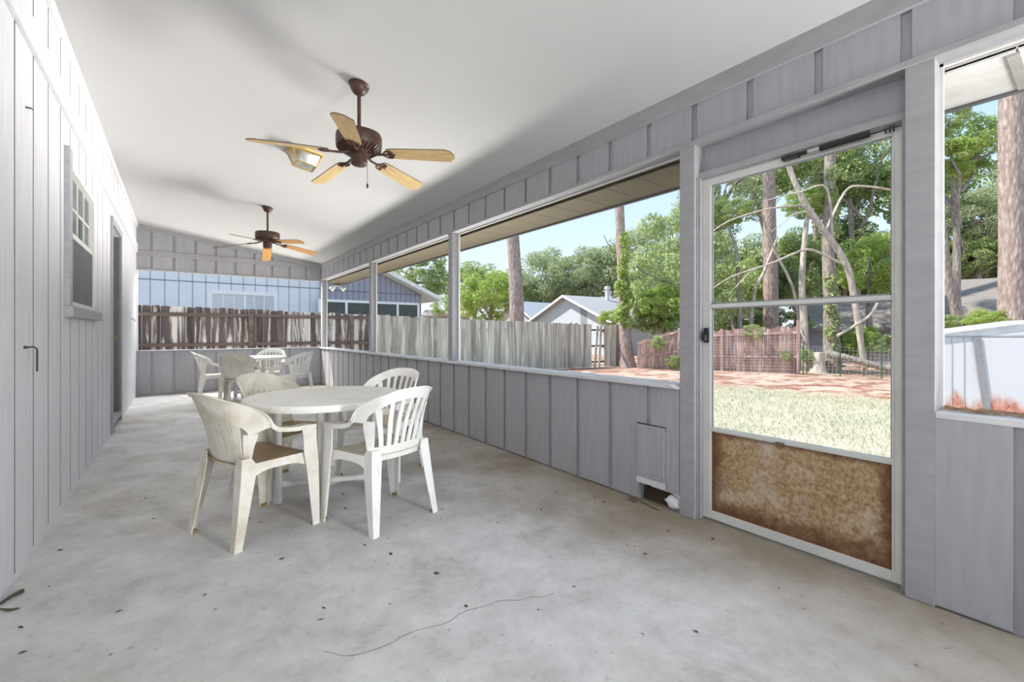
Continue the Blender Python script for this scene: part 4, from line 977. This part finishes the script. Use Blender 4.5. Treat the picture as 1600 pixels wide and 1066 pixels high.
under(bh, m).build('pane', simple('window_with_pale_blind', (0.52, 0.56, 0.60), 0.25, 0.02, 3), wfm)
for k in (1, 2, 4, 5):
    x = wx0 + t_ + (wx1 - wx0 - 2 * t_) * k / 6; m = MB(); m.box(x - 0.012, x + 0.012, YH - 0.018, YH - 0.011, 1.32, wz1 - t_); under(bh, m).build('muntin', WTRIM, wfm)
YG = 16.2
gh = empty('house', (5.8, YG, -0.2)); tag(gh, 'slate blue gabled house end with dark windows and white rake boards', 'house')
xr = x_on(658, YG); sl = 0.42; zr = 2.61
ap_x = 3.98; za = zr + sl * (xr - ap_x)
m = MB(); m.prism([(xe, YG, -0.3), (xr, YG, -0.3), (xr, YG, zr), (ap_x, YG, za)], (0, 6.0, 0)); under(gh, m).build('wall', m_siding('blue_siding_dim', (0.33, 0.335, 0.41), 0.2), gh)  # same wall continued, its dimmer look put into the siding colour
m = MB(); xo = xr + 0.62; oy = 0.55
m.prism([(ap_x, YG - oy, za + 0.02), (xo, YG - oy, zr - sl * 0.62 + 0.02), (xo, YG - oy, zr - sl * 0.62 + 0.17), (ap_x, YG - oy, za + 0.17)], (0, 7.0, 0)); under(gh, m).build('roof', simple('white_roof_edge', (0.80, 0.78, 0.74), 0.6), gh)
m = MB(); m.box(xe, xr, YG - 0.012, YG, 2.60, 2.625); under(gh, m).build('flashing', simple('slate_flashing', (0.12, 0.13, 0.18), 0.6), gh)
for (p0, p1) in ((497, 581), (585.5, 655)):
    a_, b2 = x_on(p0, YG), x_on(p1, YG); t_ = 0.09; m = MB(); z1 = 2.29; z0 = 1.25; mid_ = x_on(541 if p0 < 500 else 621, YG)
    m.box(a_, b2, YG - 0.03, YG + 0.01, z1 - t_, z1); m.box(a_, b2, YG - 0.03, YG + 0.01, z0, z0 + t_); m.box(a_, a_ + t_, YG - 0.03, YG + 0.01, z0 + t_, z1 - t_); m.box(b2 - t_, b2, YG - 0.03, YG + 0.01, z0 + t_, z1 - t_); m.box(mid_ - 0.04, mid_ + 0.04, YG - 0.03, YG + 0.01, z0 + t_, z1 - t_)
    wfm = under(gh, m).build('window', WTRIM, gh)
    m = MB(); m.box(a_ + t_, b2 - t_, YG - 0.012, YG - 0.004, z0 + t_, z1 - t_); under(gh, m).build('pane', DGLASS, wfm)

def gable_house(name, label, apex, ridge_dir, ridge_len, half, ez, az, wallm, roofm, over=0.4, extras=None):
    """a gabled house: apex = front end of the ridge (x, y); ridge runs along ridge_dir"""
    r_ = Vector((ridge_dir[0], ridge_dir[1], 0)).normalized(); s_ = Vector((r_.y, -r_.x, 0)); A = Vector((apex[0], apex[1], 0)); g = ground_z(A.x, A.y)
    root = empty(name, (A.x, A.y, g)); tag(root, label, 'house')
    p = lambda a, b_, z: A + r_ * a + s_ * b_ + Vector((0, 0, z))
    m = MB(); m.prism([p(0, -half, g - 0.3), p(0, half, g - 0.3), p(0, half, ez), p(0, 0, az), p(0, -half, ez)], r_ * ridge_len); under(root, m).build('wall', wallm, root)
    k = (az - ez) / half
    for e in (-1, 1):
        m = MB(); m.prism([p(-over, 0, az + 0.02), p(-over, e * (half + over), ez - k * over + 0.02), p(-over, e * (half + over), ez - k * over + 0.16), p(-over, 0, az + 0.18)], r_ * (ridge_len + 2 * over)); under(root, m).build('roof', roofm, root)
        m = MB(); m.prism([p(-over - 0.03, 0, az + 0.0), p(-over - 0.03, e * (half + over), ez - k * over), p(-over - 0.03, e * (half + over), ez - k * over + 0.17), p(-over - 0.03, 0, az + 0.19)], r_ * 0.03); under(root, m).build('rake_board', WTRIM, root)
    if extras: extras(root, p)
    return root
rv, fv = Vector((CS, -SN, 0)), Vector((SN, CS, 0))
RG = simple('pale_grey_shingles', (0.36, 0.36, 0.37), 0.85, 0.1, 30, (1, 1, 6)); RB = simple('brown_grey_shingles', (0.25, 0.22, 0.20), 0.9, 0.12, 30, (1, 1, 6), dark=(0.14, 0.12, 0.11), dscale=1.2)
RBL = simple('slate_shingles', (0.34, 0.38, 0.44), 0.85, 0.08, 30, (1, 1, 6))
def ex(root, p):
    m = MB(); c = p(4.0, 0.6, 0); m.lathe([(0.0, 3.6), (0.17, 3.6), (0.17, 4.75), (0.24, 4.76), (0.24, 5.0), (0.0, 5.05)], (c.x, c.y, 0), 16); under(root, m).build('chimney', simple('pale_flue', (0.75, 0.74, 0.70), 0.5), root, 40)
a_ = at(886, 467, 36)
gable_house('house', 'pale grey gabled house with a round white flue beyond the grey fence', (a_.x, a_.y), rv * math.cos(0.6) + fv * math.sin(0.6), 12, 5.2, 1.75, 3.95, m_siding('pale_blue_siding', (0.52, 0.57, 0.61), 0.3), RG, 0.5, ex)
a_ = at(804, 473, 47)
gable_house('house', 'house with a slate grey roof just right of the bare pine, beyond the grey fence', (a_.x, a_.y), rv * 0.8 + fv * 0.6, 4.5, 3.2, 2.4, 4.25, m_siding('dull_siding', (0.5, 0.5, 0.5), 0.3), RBL, 0.4)
a_ = at(729, 484, 33)
gable_house('garden_shed', 'small brown shed roof above the grey fence, below the bright green tree', (a_.x, a_.y), -rv * 0.97 + fv * 0.25, 3.2, 0.75, 2.35, 2.65, simple('brown_shed_wall', (0.36, 0.29, 0.26), 0.8), simple('pinkish_shed_roof', (0.52, 0.44, 0.40), 0.9), 0.12)
def long_house(name, label, P, Q, depth, ez, rz_, wallm, roofm, wins):
    d = (Q - P); d.z = 0; L = d.length; u = d.normalized(); n = Vector((-u.y, u.x, 0))
    if n.dot(P) < 0: n = -n
    g = ground_z(P.x, P.y); root = empty(name, ((P.x + Q.x) / 2, (P.y + Q.y) / 2, g)); tag(root, label, 'house')
    p = lambda a, b_, z: Vector((P.x, P.y, 0)) + u * a + n * b_ + Vector((0, 0, z))
    m = MB(); m.prism([p(0, 0, g - 0.4), p(0, 0, ez), p(0, depth / 2, rz_), p(0, depth, ez), p(0, depth, g - 0.4)], u * L); under(root, m).build('wall', wallm, root)
    k = (rz_ - ez) / (depth / 2); o_ = 0.55
    for sgn in (0, 1):
        m = MB()
        if sgn == 0: q = [p(-o_, -o_, ez - k * o_), p(-o_, depth / 2, rz_), p(-o_, depth / 2, rz_ + 0.14), p(-o_, -o_, ez - k * o_ + 0.14)]
        else: q = [p(-o_, depth + o_, ez - k * o_), p(-o_, depth / 2, rz_), p(-o_, depth / 2, rz_ + 0.14), p(-o_, depth + o_, ez - k * o_ + 0.14)]
        m.prism(q, u * (L + 2 * o_)); under(root, m).build('roof', roofm, root)
    for t0, t1, z0, z1 in wins:
        m = MB(); m.hexa([p(t0 * L, -0.02, z0), p(t1 * L, -0.02, z0), p(t1 * L, 0.05, z0), p(t0 * L, 0.05, z0), p(t0 * L, -0.02, z1), p(t1 * L, -0.02, z1), p(t1 * L, 0.05, z1), p(t0 * L, 0.05, z1)]); under(root, m).build('window', DGLASS, root)
    return root
long_house('house', 'grey house with a dark window and dappled roof, seen low through the screen door', gpt(1258, 25.0), gpt(1404, 22.8), 5, 1.52, 2.85, simple('blue_grey_wall', (0.36, 0.38, 0.42), 0.8), RB, ((0.38, 0.62, -0.1, 1.35),))
long_house('house', 'house with a brown shingle roof behind the white shed', gpt(1458, 20.6), gpt(1640, 18.4), 5.6, 2.02, 3.60, simple('dark_green_wall', (0.12, 0.13, 0.11), 0.8), RB, ())

# ------------------------------------------------------------------ white metal shed
def m_shed():
    m, nt, b, o = new_mat('shed_enamel'); v = coords(nt); sx = N(nt, 'ShaderNodeSeparateXYZ'); nt.links.new(v, sx.inputs[0]); f = noise(nt, coords(nt, (5.5, 5.5, 0.9)), 1.0, 5, 0.6)
    s = N(nt, 'ShaderNodeMath', operation='MULTIPLY_ADD'); nt.links.new(f, s.inputs[0]); s.inputs[1].default_value = -0.85; nt.links.new(sx.outputs[2], s.inputs[2])
    k = ramp(nt, s.outputs[0], [(0.0, 1.0), (0.02, 0.0)])
    mr = N(nt, 'ShaderNodeMapRange'); nt.links.new(s.outputs[0], mr.inputs[0]); mr.inputs[1].default_value = -0.36; mr.inputs[2].default_value = -0.16; mr.inputs[3].default_value = 1; mr.inputs[4].default_value = 0
    g = noise(nt, v, 12, 5, 0.7); rc = ramp(nt, g, [(0.35, (0.40, 0.14, 0.09)), (0.65, (0.70, 0.36, 0.28))])
    c = mix(nt, mr.outputs[0], (0.62, 0.62, 0.665), rc); nt.links.new(c, b.inputs['Base Color']); b.inputs['Roughness'].default_value = 0.5; return m
A, B = gpt(1437, 8.75), gpt(1668, 7.75)
d = B - A; d.z = 0; L = d.length; u = d.normalized(); n = Vector((-u.y, u.x, 0))
if n.dot(A) < 0: n = -n
sg = ground_z(A.x, A.y)
sh = empty('garden_shed', (A.x, A.y, sg)); tag(sh, 'white metal garden shed with rust along its foot', 'shed')
p = lambda a, b_, z: u * a + n * b_ + Vector((0, 0, z - sg))
SHED = (A.copy(), u.copy(), n.copy()); SHM = m_shed(); ridge = L * 0.95
slope = 0.26 / 1.55
za = lambda a: 1.105 + slope * (a - 0.28) if a < ridge else 1.105 + slope * (2 * ridge - a - 0.28)
Lx = 2 * ridge - 0.0
m = MB(); m.prism([p(0, 0, sg), p(Lx, 0, sg), p(Lx, 0, 1.06), p(0, 0, 1.06)], n * 2.2); m.build('wall', SHM, sh)
m = MB(); m.prism([p(0, -0.02, 1.075), p(Lx, -0.02, 1.115), p(Lx, -0.02, za(0)), p(ridge, -0.02, za(ridge) + 0.0), p(0, -0.02, za(0))], n * 2.24); m.build('gable', simple('shed_gable', (0.66, 0.67, 0.71), 0.5), sh)
m = MB(); m.prism([p(-0.1, -0.06, za(0) - 0.02), p(ridge, -0.06, za(ridge)), p(Lx + 0.1, -0.06, za(0) - 0.02), p(Lx + 0.1, -0.06, za(0)), p(ridge, -0.06, za(ridge) + 0.022), p(-0.1, -0.06, za(0))], n * 2.32); m.build('roof', simple('shed_roof', (0.62, 0.62, 0.66), 0.5), sh)
m = MB(); m.prism([p(0.0, -0.012, 1.058), p(Lx, -0.012, 1.085), p(Lx, -0.012, 1.112), p(0.0, -0.012, 1.074)], n * 0.012); m.build('beam_shadow', simple('shed_beam_shadow', (0.22, 0.22, 0.24), 0.6), sh)  # beam line under the gable, coloured dark as its shadow line
m = MB()
for k in range(1, 4): m.bar(p(0.12 + 0.17 * k, -0.006, sg), p(0.12 + 0.17 * k, -0.006, 1.06), 0.006, 0.012, up=u)
m.build('seam', simple('shed_seam', (0.45, 0.45, 0.50), 0.6), sh)
def along(px):   # distance along the shed's front for a bearing
    r_ = at(px, HZ, 1.0); det = r_.x * u.y - r_.y * u.x
    return (r_.y * A.x - r_.x * A.y) / det if abs(det) > 1e-9 else 0
m = MB(); a0, a1 = along(1525), along(1541); m.bar(p(a0, -0.03, 1.05), p(a1, -0.03, sg), 0.03, 0.105, up=u); m.build('door_edge', simple('shed_dark_strip', (0.27, 0.26, 0.28), 0.6), sh)
m = MB(); a0, a1 = along(1532), Lx - 0.2; m.prism([p(a0, -0.022, sg + 0.03), p(a1, -0.022, sg + 0.03), p(a1, -0.022, 1.06), p(a0 - 0.06, -0.022, 1.045)], n * 0.014); m.build('door', SHM, sh)

# ------------------------------------------------------------------ trunks, logs and trees
def trunk_tree(name, label, pts, rads, bark, crown=None, ivy=None, branches=()):
    b0 = Vector(pts[0]); root = empty(name, b0); tag(root, label, 'tree')
    m = MB(); m.tube(smooth_path([Vector(p) - b0 for p in pts], 5), [r for r in np.interp(np.linspace(0, 1, (len(pts) - 1) * 5 + 1), np.linspace(0, 1, len(rads)), rads)], 14); m.build('trunk', bark, root, 60)
    for bp, br in branches:
        m = MB(); P = smooth_path([Vector(p) - b0 for p in bp], 4); m.tube(P, list(np.interp(np.linspace(0, 1, len(P)), [0, 1], br)), 6); m.build('branch', bark, root, 60)
    if crown:
        me, off, R = crown; f = bpy.data.objects.new('foliage', me); COL.objects.link(f); f.parent = root; f.location = Vector(off) - b0; f.scale = (R, R, R * 0.8)
    if ivy:
        cs, n_, sz, lf = ivy; f = bpy.data.objects.new('ivy', cloud_mesh('ivy', [(*(Vector(c[:3]) - b0), *c[3:]) for c in cs], n_, sz, lf, seed=n_, aspect=0.8)); COL.objects.link(f); f.parent = root
    return root
pine = CROWN['pine'][0]
g0 = gpt(809, 21.5); top = at(756, -330, 21.5)
trunk_tree('pine_tree', 'bare pale pine trunk rising behind the grey fence left of the gabled house', [g0, at(806, 440, 21.5), at(800, 350, 21.5), top], [0.38, 0.34, 0.30, 0.16], BARK, (pine, top, 3.0))
g0 = gpt(980, 20.0); top = at(945, -330, 20)
ivs = [(*at(974 + dx, y, 19.75), 0.22 + 0.05 * ((y // 20) % 2), 0.22, 0.4) for y, dx in ((400, 3), (420, -2), (440, 3), (460, 5), (480, 2), (500, 3), (450, -7), (470, 9), (490, -6), (375, 2))]
trunk_tree('pine_tree', 'leaning pine trunk wrapped in green ivy at the end of the grey fence', [g0, at(978, 545, 20), at(975, 480, 20), at(967, 300, 20), top], [0.42, 0.30, 0.24, 0.20, 0.1], BARK, (pine, top, 2.6), (ivs, 1500, 0.15, LF_B))
g0 = gpt(1205, 22); top = at(1190, -300, 22)
trunk_tree('pine_tree', 'tall straight purplish pine trunk seen through the upper screen of the door', [g0, at(1204, 430, 22), at(1202, 320, 22), top], [0.38, 0.33, 0.28, 0.15], BARK, (pine, top, 3.0))
g0 = gpt(1582, 13.0); top = at(1580, -420, 13.0)
trunk_tree('pine_tree', 'thick rough pine trunk behind the white shed', [g0, at(1582, 400, 13), at(1580, 200, 13), top], [0.36, 0.29, 0.27, 0.14], BARK, (pine, top, 2.2))
g0 = gpt(1503, 16); top = at(1455, 180, 16)
trunk_tree('leaning_tree', 'slim dark leaning trunk in front of the brown shingle roof', [g0, at(1495, 500, 16), at(1477, 405, 16), top], [0.16, 0.13, 0.13, 0.10], BARK2, (CROWN['mid'][1], at(1462, 190, 16), 1.0))
g0 = gpt(1300, 18.2)
ivs = [(*at(1300 + dx, y, 18.0), 0.22, 0.22, 0.35) for y, dx in ((300, 0), (330, 4), (440, -3), (460, 3), (480, -2), (500, 3), (520, -2), (540, 5), (360, 5), (270, 0))]
trunk_tree('ivy_tree', 'shaggy trunk covered in pale ivy right of centre in the screen door', [g0, at(1298, 480, 18.2), at(1294, 380, 18.2), at(1297, 240, 18.2), at(1295, 80, 18.2)], [0.34, 0.26, 0.22, 0.2, 0.14], BARK2, (CROWN['mid'][0], at(1300, 60, 19), 2.2), (ivs, 1600, 0.13, LF_P))
D_ = 17.3
trunk_tree('dead_tree', 'pale dead tree leaning diagonally with long bare branches, in the screen door', [gpt(1352, D_), at(1335, 470, D_), at(1318, 405, D_), at(1256, 315, D_), at(1222, 232, D_)], [0.10, 0.11, 0.12, 0.11, 0.08], DEAD, None, None, [
    ([at(1290, 362, D_), at(1320, 300, D_), at(1348, 291, D_), at(1410, 300, D_)], [0.05, 0.035]),
    ([at(1300, 375, D_), at(1292, 294, D_ - .3), at(1250, 300, D_ - .4), at(1191, 315, D_ - .5)], [0.045, 0.02]),
    ([at(1262, 322, D_), at(1250, 321, D_ - .2), at(1198, 327, D_ - .4), at(1138, 346, D_ - .6), at(1100, 372, D_ - .8)], [0.045, 0.02]),
    ([at(1326, 418, D_), at(1294, 402, D_ - .2), at(1260, 390, D_ - .3), at(1212, 409, D_ - .5), at(1179, 420, D_ - .6), at(1142, 433, D_ - .7), at(1112, 452, D_ - .8)], [0.055, 0.02]),
    ([at(1184, 419, D_ - .6), at(1167, 430, D_ - .6), at(1146, 452, D_ - .6)], [0.03, 0.012]),
    ([at(1268, 330, D_), at(1240, 335, D_ - .2), at(1222, 350, D_ - .3), at(1205, 362, D_ - .3)], [0.03, 0.012])])
trunk_tree('dead_tree', 'thin pale dead trunk slanting right of the purplish pine, in the screen door', [gpt(1252, 19), at(1243, 464, 19), at(1207, 384, 19), at(1190, 330, 19)], [0.07, 0.06, 0.05, 0.03], DEAD)
trunk_tree('young_tree', 'slim dark stem near the latch side of the screen door', [gpt(1157, 19.5), at(1155, 470, 19.5), at(1150, 390, 19.5), at(1136, 350, 19.5)], [0.10, 0.09, 0.07, 0.04], BARK2, (CROWN['mid'][1], at(1140, 330, 19.5), 1.0))
trunk_tree('dead_tree', 'short slanting grey trunk just left of the purplish pine, in the screen door', [gpt(1168, 20.5), at(1178, 462, 20.5), at(1194, 425, 20.5), at(1215, 370, 20.5)], [0.09, 0.08, 0.07, 0.04], DEAD)
trunk_tree('birch_tree', 'mottled grey trunk beside the end post of the reddish fence', [gpt(1260, 18.6), at(1256, 500, 18.6), at(1253, 430, 18.6), at(1262, 330, 18.6)], [0.16, 0.14, 0.12, 0.08], DEAD, (CROWN['bright'][1], at(1262, 320, 18.8), 1.1))
a_ = gpt(1278, 18.0)
m = MB(); m.lathe([(0.0, 0.0), (0.36, 0.0), (0.30, 0.12), (0.25, 0.4), (0.22, 0.78), (0.19, 0.84), (0.0, 0.86)], n=16); q = m.build('tree_stump', DEAD, smooth=50); q.location = a_; tag(q, 'grey tree stump behind the wire fence', 'stump')
m = MB(); P = [at(1293, 553, 17.7), at(1325, 560, 17.3), at(1404, 581, 16.6)]; P = [Vector((v.x, v.y, v.z)) for v in P]; m.tube(smooth_path(P, 5), [0.15, 0.15, 0.15, 0.14, 0.14, 0.13, 0.13, 0.12, 0.12, 0.11, 0.10], 10); q = m.build('fallen_log', BARK2, smooth=60); tag(q, 'fallen log sloping down from the stump behind the wire fence', 'log')
m = MB(); m.tube(smooth_path([at(1308, 525, 16.7), at(1345, 503, 16.6), at(1362, 490, 16.5), at(1372, 470, 16.5)], 5), 0.05, 7); 
tag(m.build('dead_branch', DEAD, smooth=60), 'pale bare branch slanting up in front of the grey house', 'branch')

# far trees
tree('oak_tree', 858, 438, 55, 6.1, 'grey', 'grey green oak crown just right of the bare pine, above the slate roof', squash=0.85)
tree('oak_tree', 918, 432, 52, 5.4, 'grey', 'grey green oak crown above the round white flue', squash=0.9, variant=1)
tree('oak_tree', 1000, 415, 50, 6.4, 'grey', 'large grey green oak crown right of the ivy-clad pine', squash=0.9)
tree('oak_tree', 890, 452, 58, 5.0, 'dark', 'dark oak crown low behind the pale gabled house', squash=0.7, variant=1)
tree('maple_tree', 764, 462, 30, 2.35, 'bright', 'bright yellow green tree left of the bare pine', squash=1.0)
tree('maple_tree', 738, 448, 42, 4.0, 'mid', 'mid green tree behind the bright yellow green one', squash=0.75, variant=1)
tree('maple_tree', 652, 432, 36, 3.0, 'mid', 'green tree behind the slate blue gable', squash=0.95)
tree('shrub', 690, 478, 32, 1.1, 'pale', 'pale bush under the end of the white rake board', trunk=False, squash=0.8, cat='shrub')
tree('maple_tree', 824, 470, 54, 3.2, 'dark', 'dark green tree behind the slate roof beside the bare pine', squash=0.8)
# trees right of the ivy pine and behind the screen door
tree('weeping_tree', 1072, 425, 21, 3.1, 'pale', 'pale leafy tree with drooping sprays above the sagging reddish fence', squash=1.25)
tree('weeping_tree', 1040, 480, 20.6, 1.5, 'bright', 'bright green low boughs hanging over the sagging reddish fence', squash=0.9, variant=1)
tree('shrub', 1012, 500, 21.5, 1.2, 'dark', 'dark hedge between the ivy-clad pine and the sagging fence', trunk=False, squash=0.6, cat='shrub')
tree('shrub', 955, 496, 23, 0.8, 'bright', 'small bright bush poking above the grey fence left of the ivy-clad pine', trunk=False, squash=0.7, cat='shrub')
forest = [
    (1130, 300, 27, 3.4, 'grey', 'grey green tree in the upper latch-side corner of the screen door', 1.1, 0),
    (1150, 450, 24, 1.9, 'bright', 'bright green understorey tree above the reddish picket fence', 1.0, 0),
    (1195, 240, 30, 3.6, 'mid', 'green tree crown high behind the purplish pine', 1.0, 0),
    (1245, 420, 34, 3.0, 'mid', 'green tree low behind the thin pale dead trunk', 1.2, 1),
    (1270, 250, 35, 4.0, 'grey', 'grey green tree crown high behind the leaning dead tree', 1.0, 1),
    (1345, 250, 33, 3.9, 'mid', 'green tree crown in the upper closer-side corner of the screen door', 1.1, 0),
    (1362, 415, 21.5, 1.8, 'bright', 'bright green sapling behind the closer side of the screen door', 1.15, 1),
    (1320, 400, 34, 3.1, 'dark', 'dark green tree behind the shaggy ivy trunk', 1.2, 0),
    (1190, 440, 27, 2.2, 'dark', 'dark green tree behind the foot of the purplish pine', 1.0, 1),
    (1420, 330, 34, 4.8, 'mid', 'large green tree partly hidden by the post beside the white shed view', 1.1, 1),
    (1506, 400, 30, 2.6, 'mid', 'mid green tree above the brown shingle roof', 0.8, 1),
    (1500, 235, 18, 1.9, 'bright', 'leafy green tree crown under the brighter soffit, left of the thick pine', 0.8, 0),
    (1535, 335, 29, 2.6, 'grey', 'thin grey green tree between the slim leaning trunk and the thick pine', 0.9, 0),
    (1630, 300, 29, 3.7, 'mid', 'green tree right of the thick pine above the shed', 1.2, 0),
    (1580, 400, 31, 3.2, 'dark', 'dark green tree behind the thick pine above the roof', 0.8, 0),
]
for px, py, d_, R, k, lab, sq, va in forest: tree('broadleaf_tree', px, py, d_, R, k, lab, squash=sq, variant=va)
for px, y, d_, R, lab in ((1120, 500, 25.5, 1.5, 'dark hedge behind the latch-side end of the reddish picket fence'), (1172, 502, 26, 1.5, 'dark hedge behind the middle of the reddish picket fence'), (1228, 504, 22.6, 1.3, 'dark hedge behind the end post of the reddish picket fence')):
    tree('hedge', px, y, d_, R, 'dark', lab, trunk=False, squash=0.75, cat='hedge')
for px, y, d_, R, k, lab in ((1340, 540, 18.8, 0.66, 'bright', 'bright green bush behind the wire fence, before the grey house'), (1256, 556, 18.2, 0.40, 'mid', 'small green bush right of the reddish fence end post'), (1385, 538, 17.0, 0.6, 'mid', 'green bush behind the wire fence nearest the closer side'), (1052, 566, 18.2, 0.42, 'mid', 'weeds at the foot of the sagging reddish fence'), (1345, 522, 18.0, 0.65, 'bright', 'leafy green bush between the leaning dead tree and the grey house'), (1228, 556, 17.5, 0.3, 'pale', 'wispy weeds at the foot of the reddish picket fence'), (1542, 500, 13.2, 0.55, 'bright', 'bright leafy bush showing above the roof of the white shed'), (1487, 505, 14.5, 0.45, 'mid', 'small bush at the foot of the slim leaning trunk'), (1176, 520, 18.0, 0.5, 'pale', 'pale creeper spilling over the reddish picket fence'), (1030, 535, 18.6, 0.42, 'pale', 'pale creeper hanging over the sagging reddish fence')):
    tree('shrub', px, y, d_, R, k, lab, trunk=False, squash=0.85, cat='shrub')
# background wood edge, far and dense
for i, (px, d_, R, k) in enumerate(((1110, 40, 5.5, 'mid'), (1180, 42, 6, 'grey'), (1255, 40, 5.5, 'mid'), (1330, 38, 5.5, 'grey'), (1400, 36, 5, 'mid'), (1480, 38, 5, 'grey'), (1560, 36, 5, 'mid'), (1650, 34, 5.5, 'grey'))):
    tree('woodland_tree', px, 430, d_, R, k, 'distant tree crown in the woodland behind the yard', squash=0.85, variant=i, group='distant woodland trees')
# grass blades near the porch
def grass():
    rs = np.random.RandomState(5); n = 52000
    X = 3.2 + rs.uniform(0, 1, n) ** 0.9 * 10.5; Y = rs.uniform(-1.5, 10.5, n); keep = (nrm.x * X + nrm.y * Y) < STRAW[2] + rs.uniform(-1.0, 0.6, n); sa = (X - SHED[0].x) * SHED[1].x + (Y - SHED[0].y) * SHED[1].y; sb = (X - SHED[0].x) * SHED[2].x + (Y - SHED[0].y) * SHED[2].y; keep &= ~((sa > -0.15) & (sa < Lx + 0.15) & (sb > -0.12) & (sb < 2.4)); X, Y = X[keep], Y[keep]; n = len(X)
    Z = -0.15 - 0.02 * np.clip(X - 2.6, 0, 19.4); a = rs.uniform(0, 2 * PI, n); L = rs.uniform(0.025, 0.07, n); wv = rs.uniform(0.0025, 0.006, n); ln = rs.uniform(0, 0.06, n); b2 = rs.uniform(0, 2 * PI, n)
    V = np.empty((n, 3, 3)); V[:, 0] = np.stack([X - np.cos(a) * wv, Y - np.sin(a) * wv, Z], 1); V[:, 1] = np.stack([X + np.cos(a) * wv, Y + np.sin(a) * wv, Z], 1); V[:, 2] = np.stack([X + np.cos(b2) * ln, Y + np.sin(b2) * ln, Z + L], 1)
    me = bpy.data.meshes.new('grass'); me.vertices.add(n * 3); me.vertices.foreach_set('co', V.reshape(-1).astype(np.float32)); me.loops.add(n * 3); me.loops.foreach_set('vertex_index', np.arange(n * 3, dtype=np.int32))
    me.polygons.add(n); me.polygons.foreach_set('loop_start', np.arange(0, n * 3, 3, dtype=np.int32)); me.polygons.foreach_set('loop_total', np.full(n, 3, dtype=np.int32)); me.update(calc_edges=True); me.validate()
    me.materials.append(m_leaf('dry_grass_blade', (0.28, 0.30, 0.15), (0.60, 0.57, 0.42), 0.2)); o = bpy.data.objects.new('grass', me); COL.objects.link(o); tag(o, 'short dry grass blades on the pale lawn', 'grass', None, 'stuff')
grass()
nd = MB(); rs = random.Random(4)
for i in range(260):
    x_, y_ = XR + 0.05 + rs.random() * 0.085, rs.uniform(YB + 1.4, 0.41); a = rs.gauss(PI / 2, 0.6); L = rs.uniform(0.03, 0.08); z_ = SILL + 0.028 + rs.random() * 0.012
    nd.bar((x_, y_, z_), (x_ + math.cos(a) * L * 0.3, min(0.42, y_ + math.sin(a) * L), z_ + rs.uniform(-0.002, 0.006)), 0.0016, 0.0016)
tag(nd.build('pine_needles', simple('brown_pine_needles', (0.34, 0.22, 0.13), 0.8)), 'brown pine needles drifted on the sill beside the white shed', 'pine needles', None, 'stuff')

# ------------------------------------------------------------------ added fill lamps, out of view outside the openings and behind the camera
def area(name, loc, sx_, sy_, rot, energy, col, spread=120, aim=None):
    l = bpy.data.lights.new(name, 'AREA'); l.shape = 'RECTANGLE'; l.size = sx_; l.size_y = sy_; l.energy = energy; l.color = col; l.spread = math.radians(spread)
    o = bpy.data.objects.new(name, l); COL.objects.link(o); o.location = loc; o.rotation_euler = rot
    if aim: o.rotation_euler = Vector(aim).to_track_quat('-Z', 'Y').to_euler()
    return o
area('fill_outer_side', (4.5, 4.8, 0.28), 0.5, 3.6, (PI, math.radians(-60), 0), 60, (1.0, 0.985, 0.96), 60)
area('fill_outer_side', (4.5, 8.5, 0.28), 0.5, 3.8, (PI, math.radians(-60), 0), 46, (1.0, 0.985, 0.96), 60)
area('fill_outer_side', (4.3, -1.7, 0.26), 0.5, 1.8, (PI, math.radians(-60), 0), 20, (1.0, 0.99, 0.97), 60)
area('fill_far_end', (0.95, 11.25, 0.30), 2.8, 0.7, (PI + math.radians(38), 0, 0), 30, (0.97, 0.98, 1.0), 160)
area('fill_rear_end', (2.2, -2.3, 0.15), 0.6, 1.4, (0, 0, 0), 85, (0.97, 0.97, 1.0), 115, (-0.25, 0.75, 1.0))
area('fill_rear_end', (2.3, -2.8, 1.4), 0.6, 1.8, (0, 0, 0), 54, (0.98, 0.98, 1.0), 110, (-0.62, 1.0, -0.08))
area('fill_far_end', (0.95, 10.95, 2.56), 2.8, 0.35, (0, 0, 0), 75, (1.0, 0.99, 0.98), 150, (0.0, -1.0, -0.62))
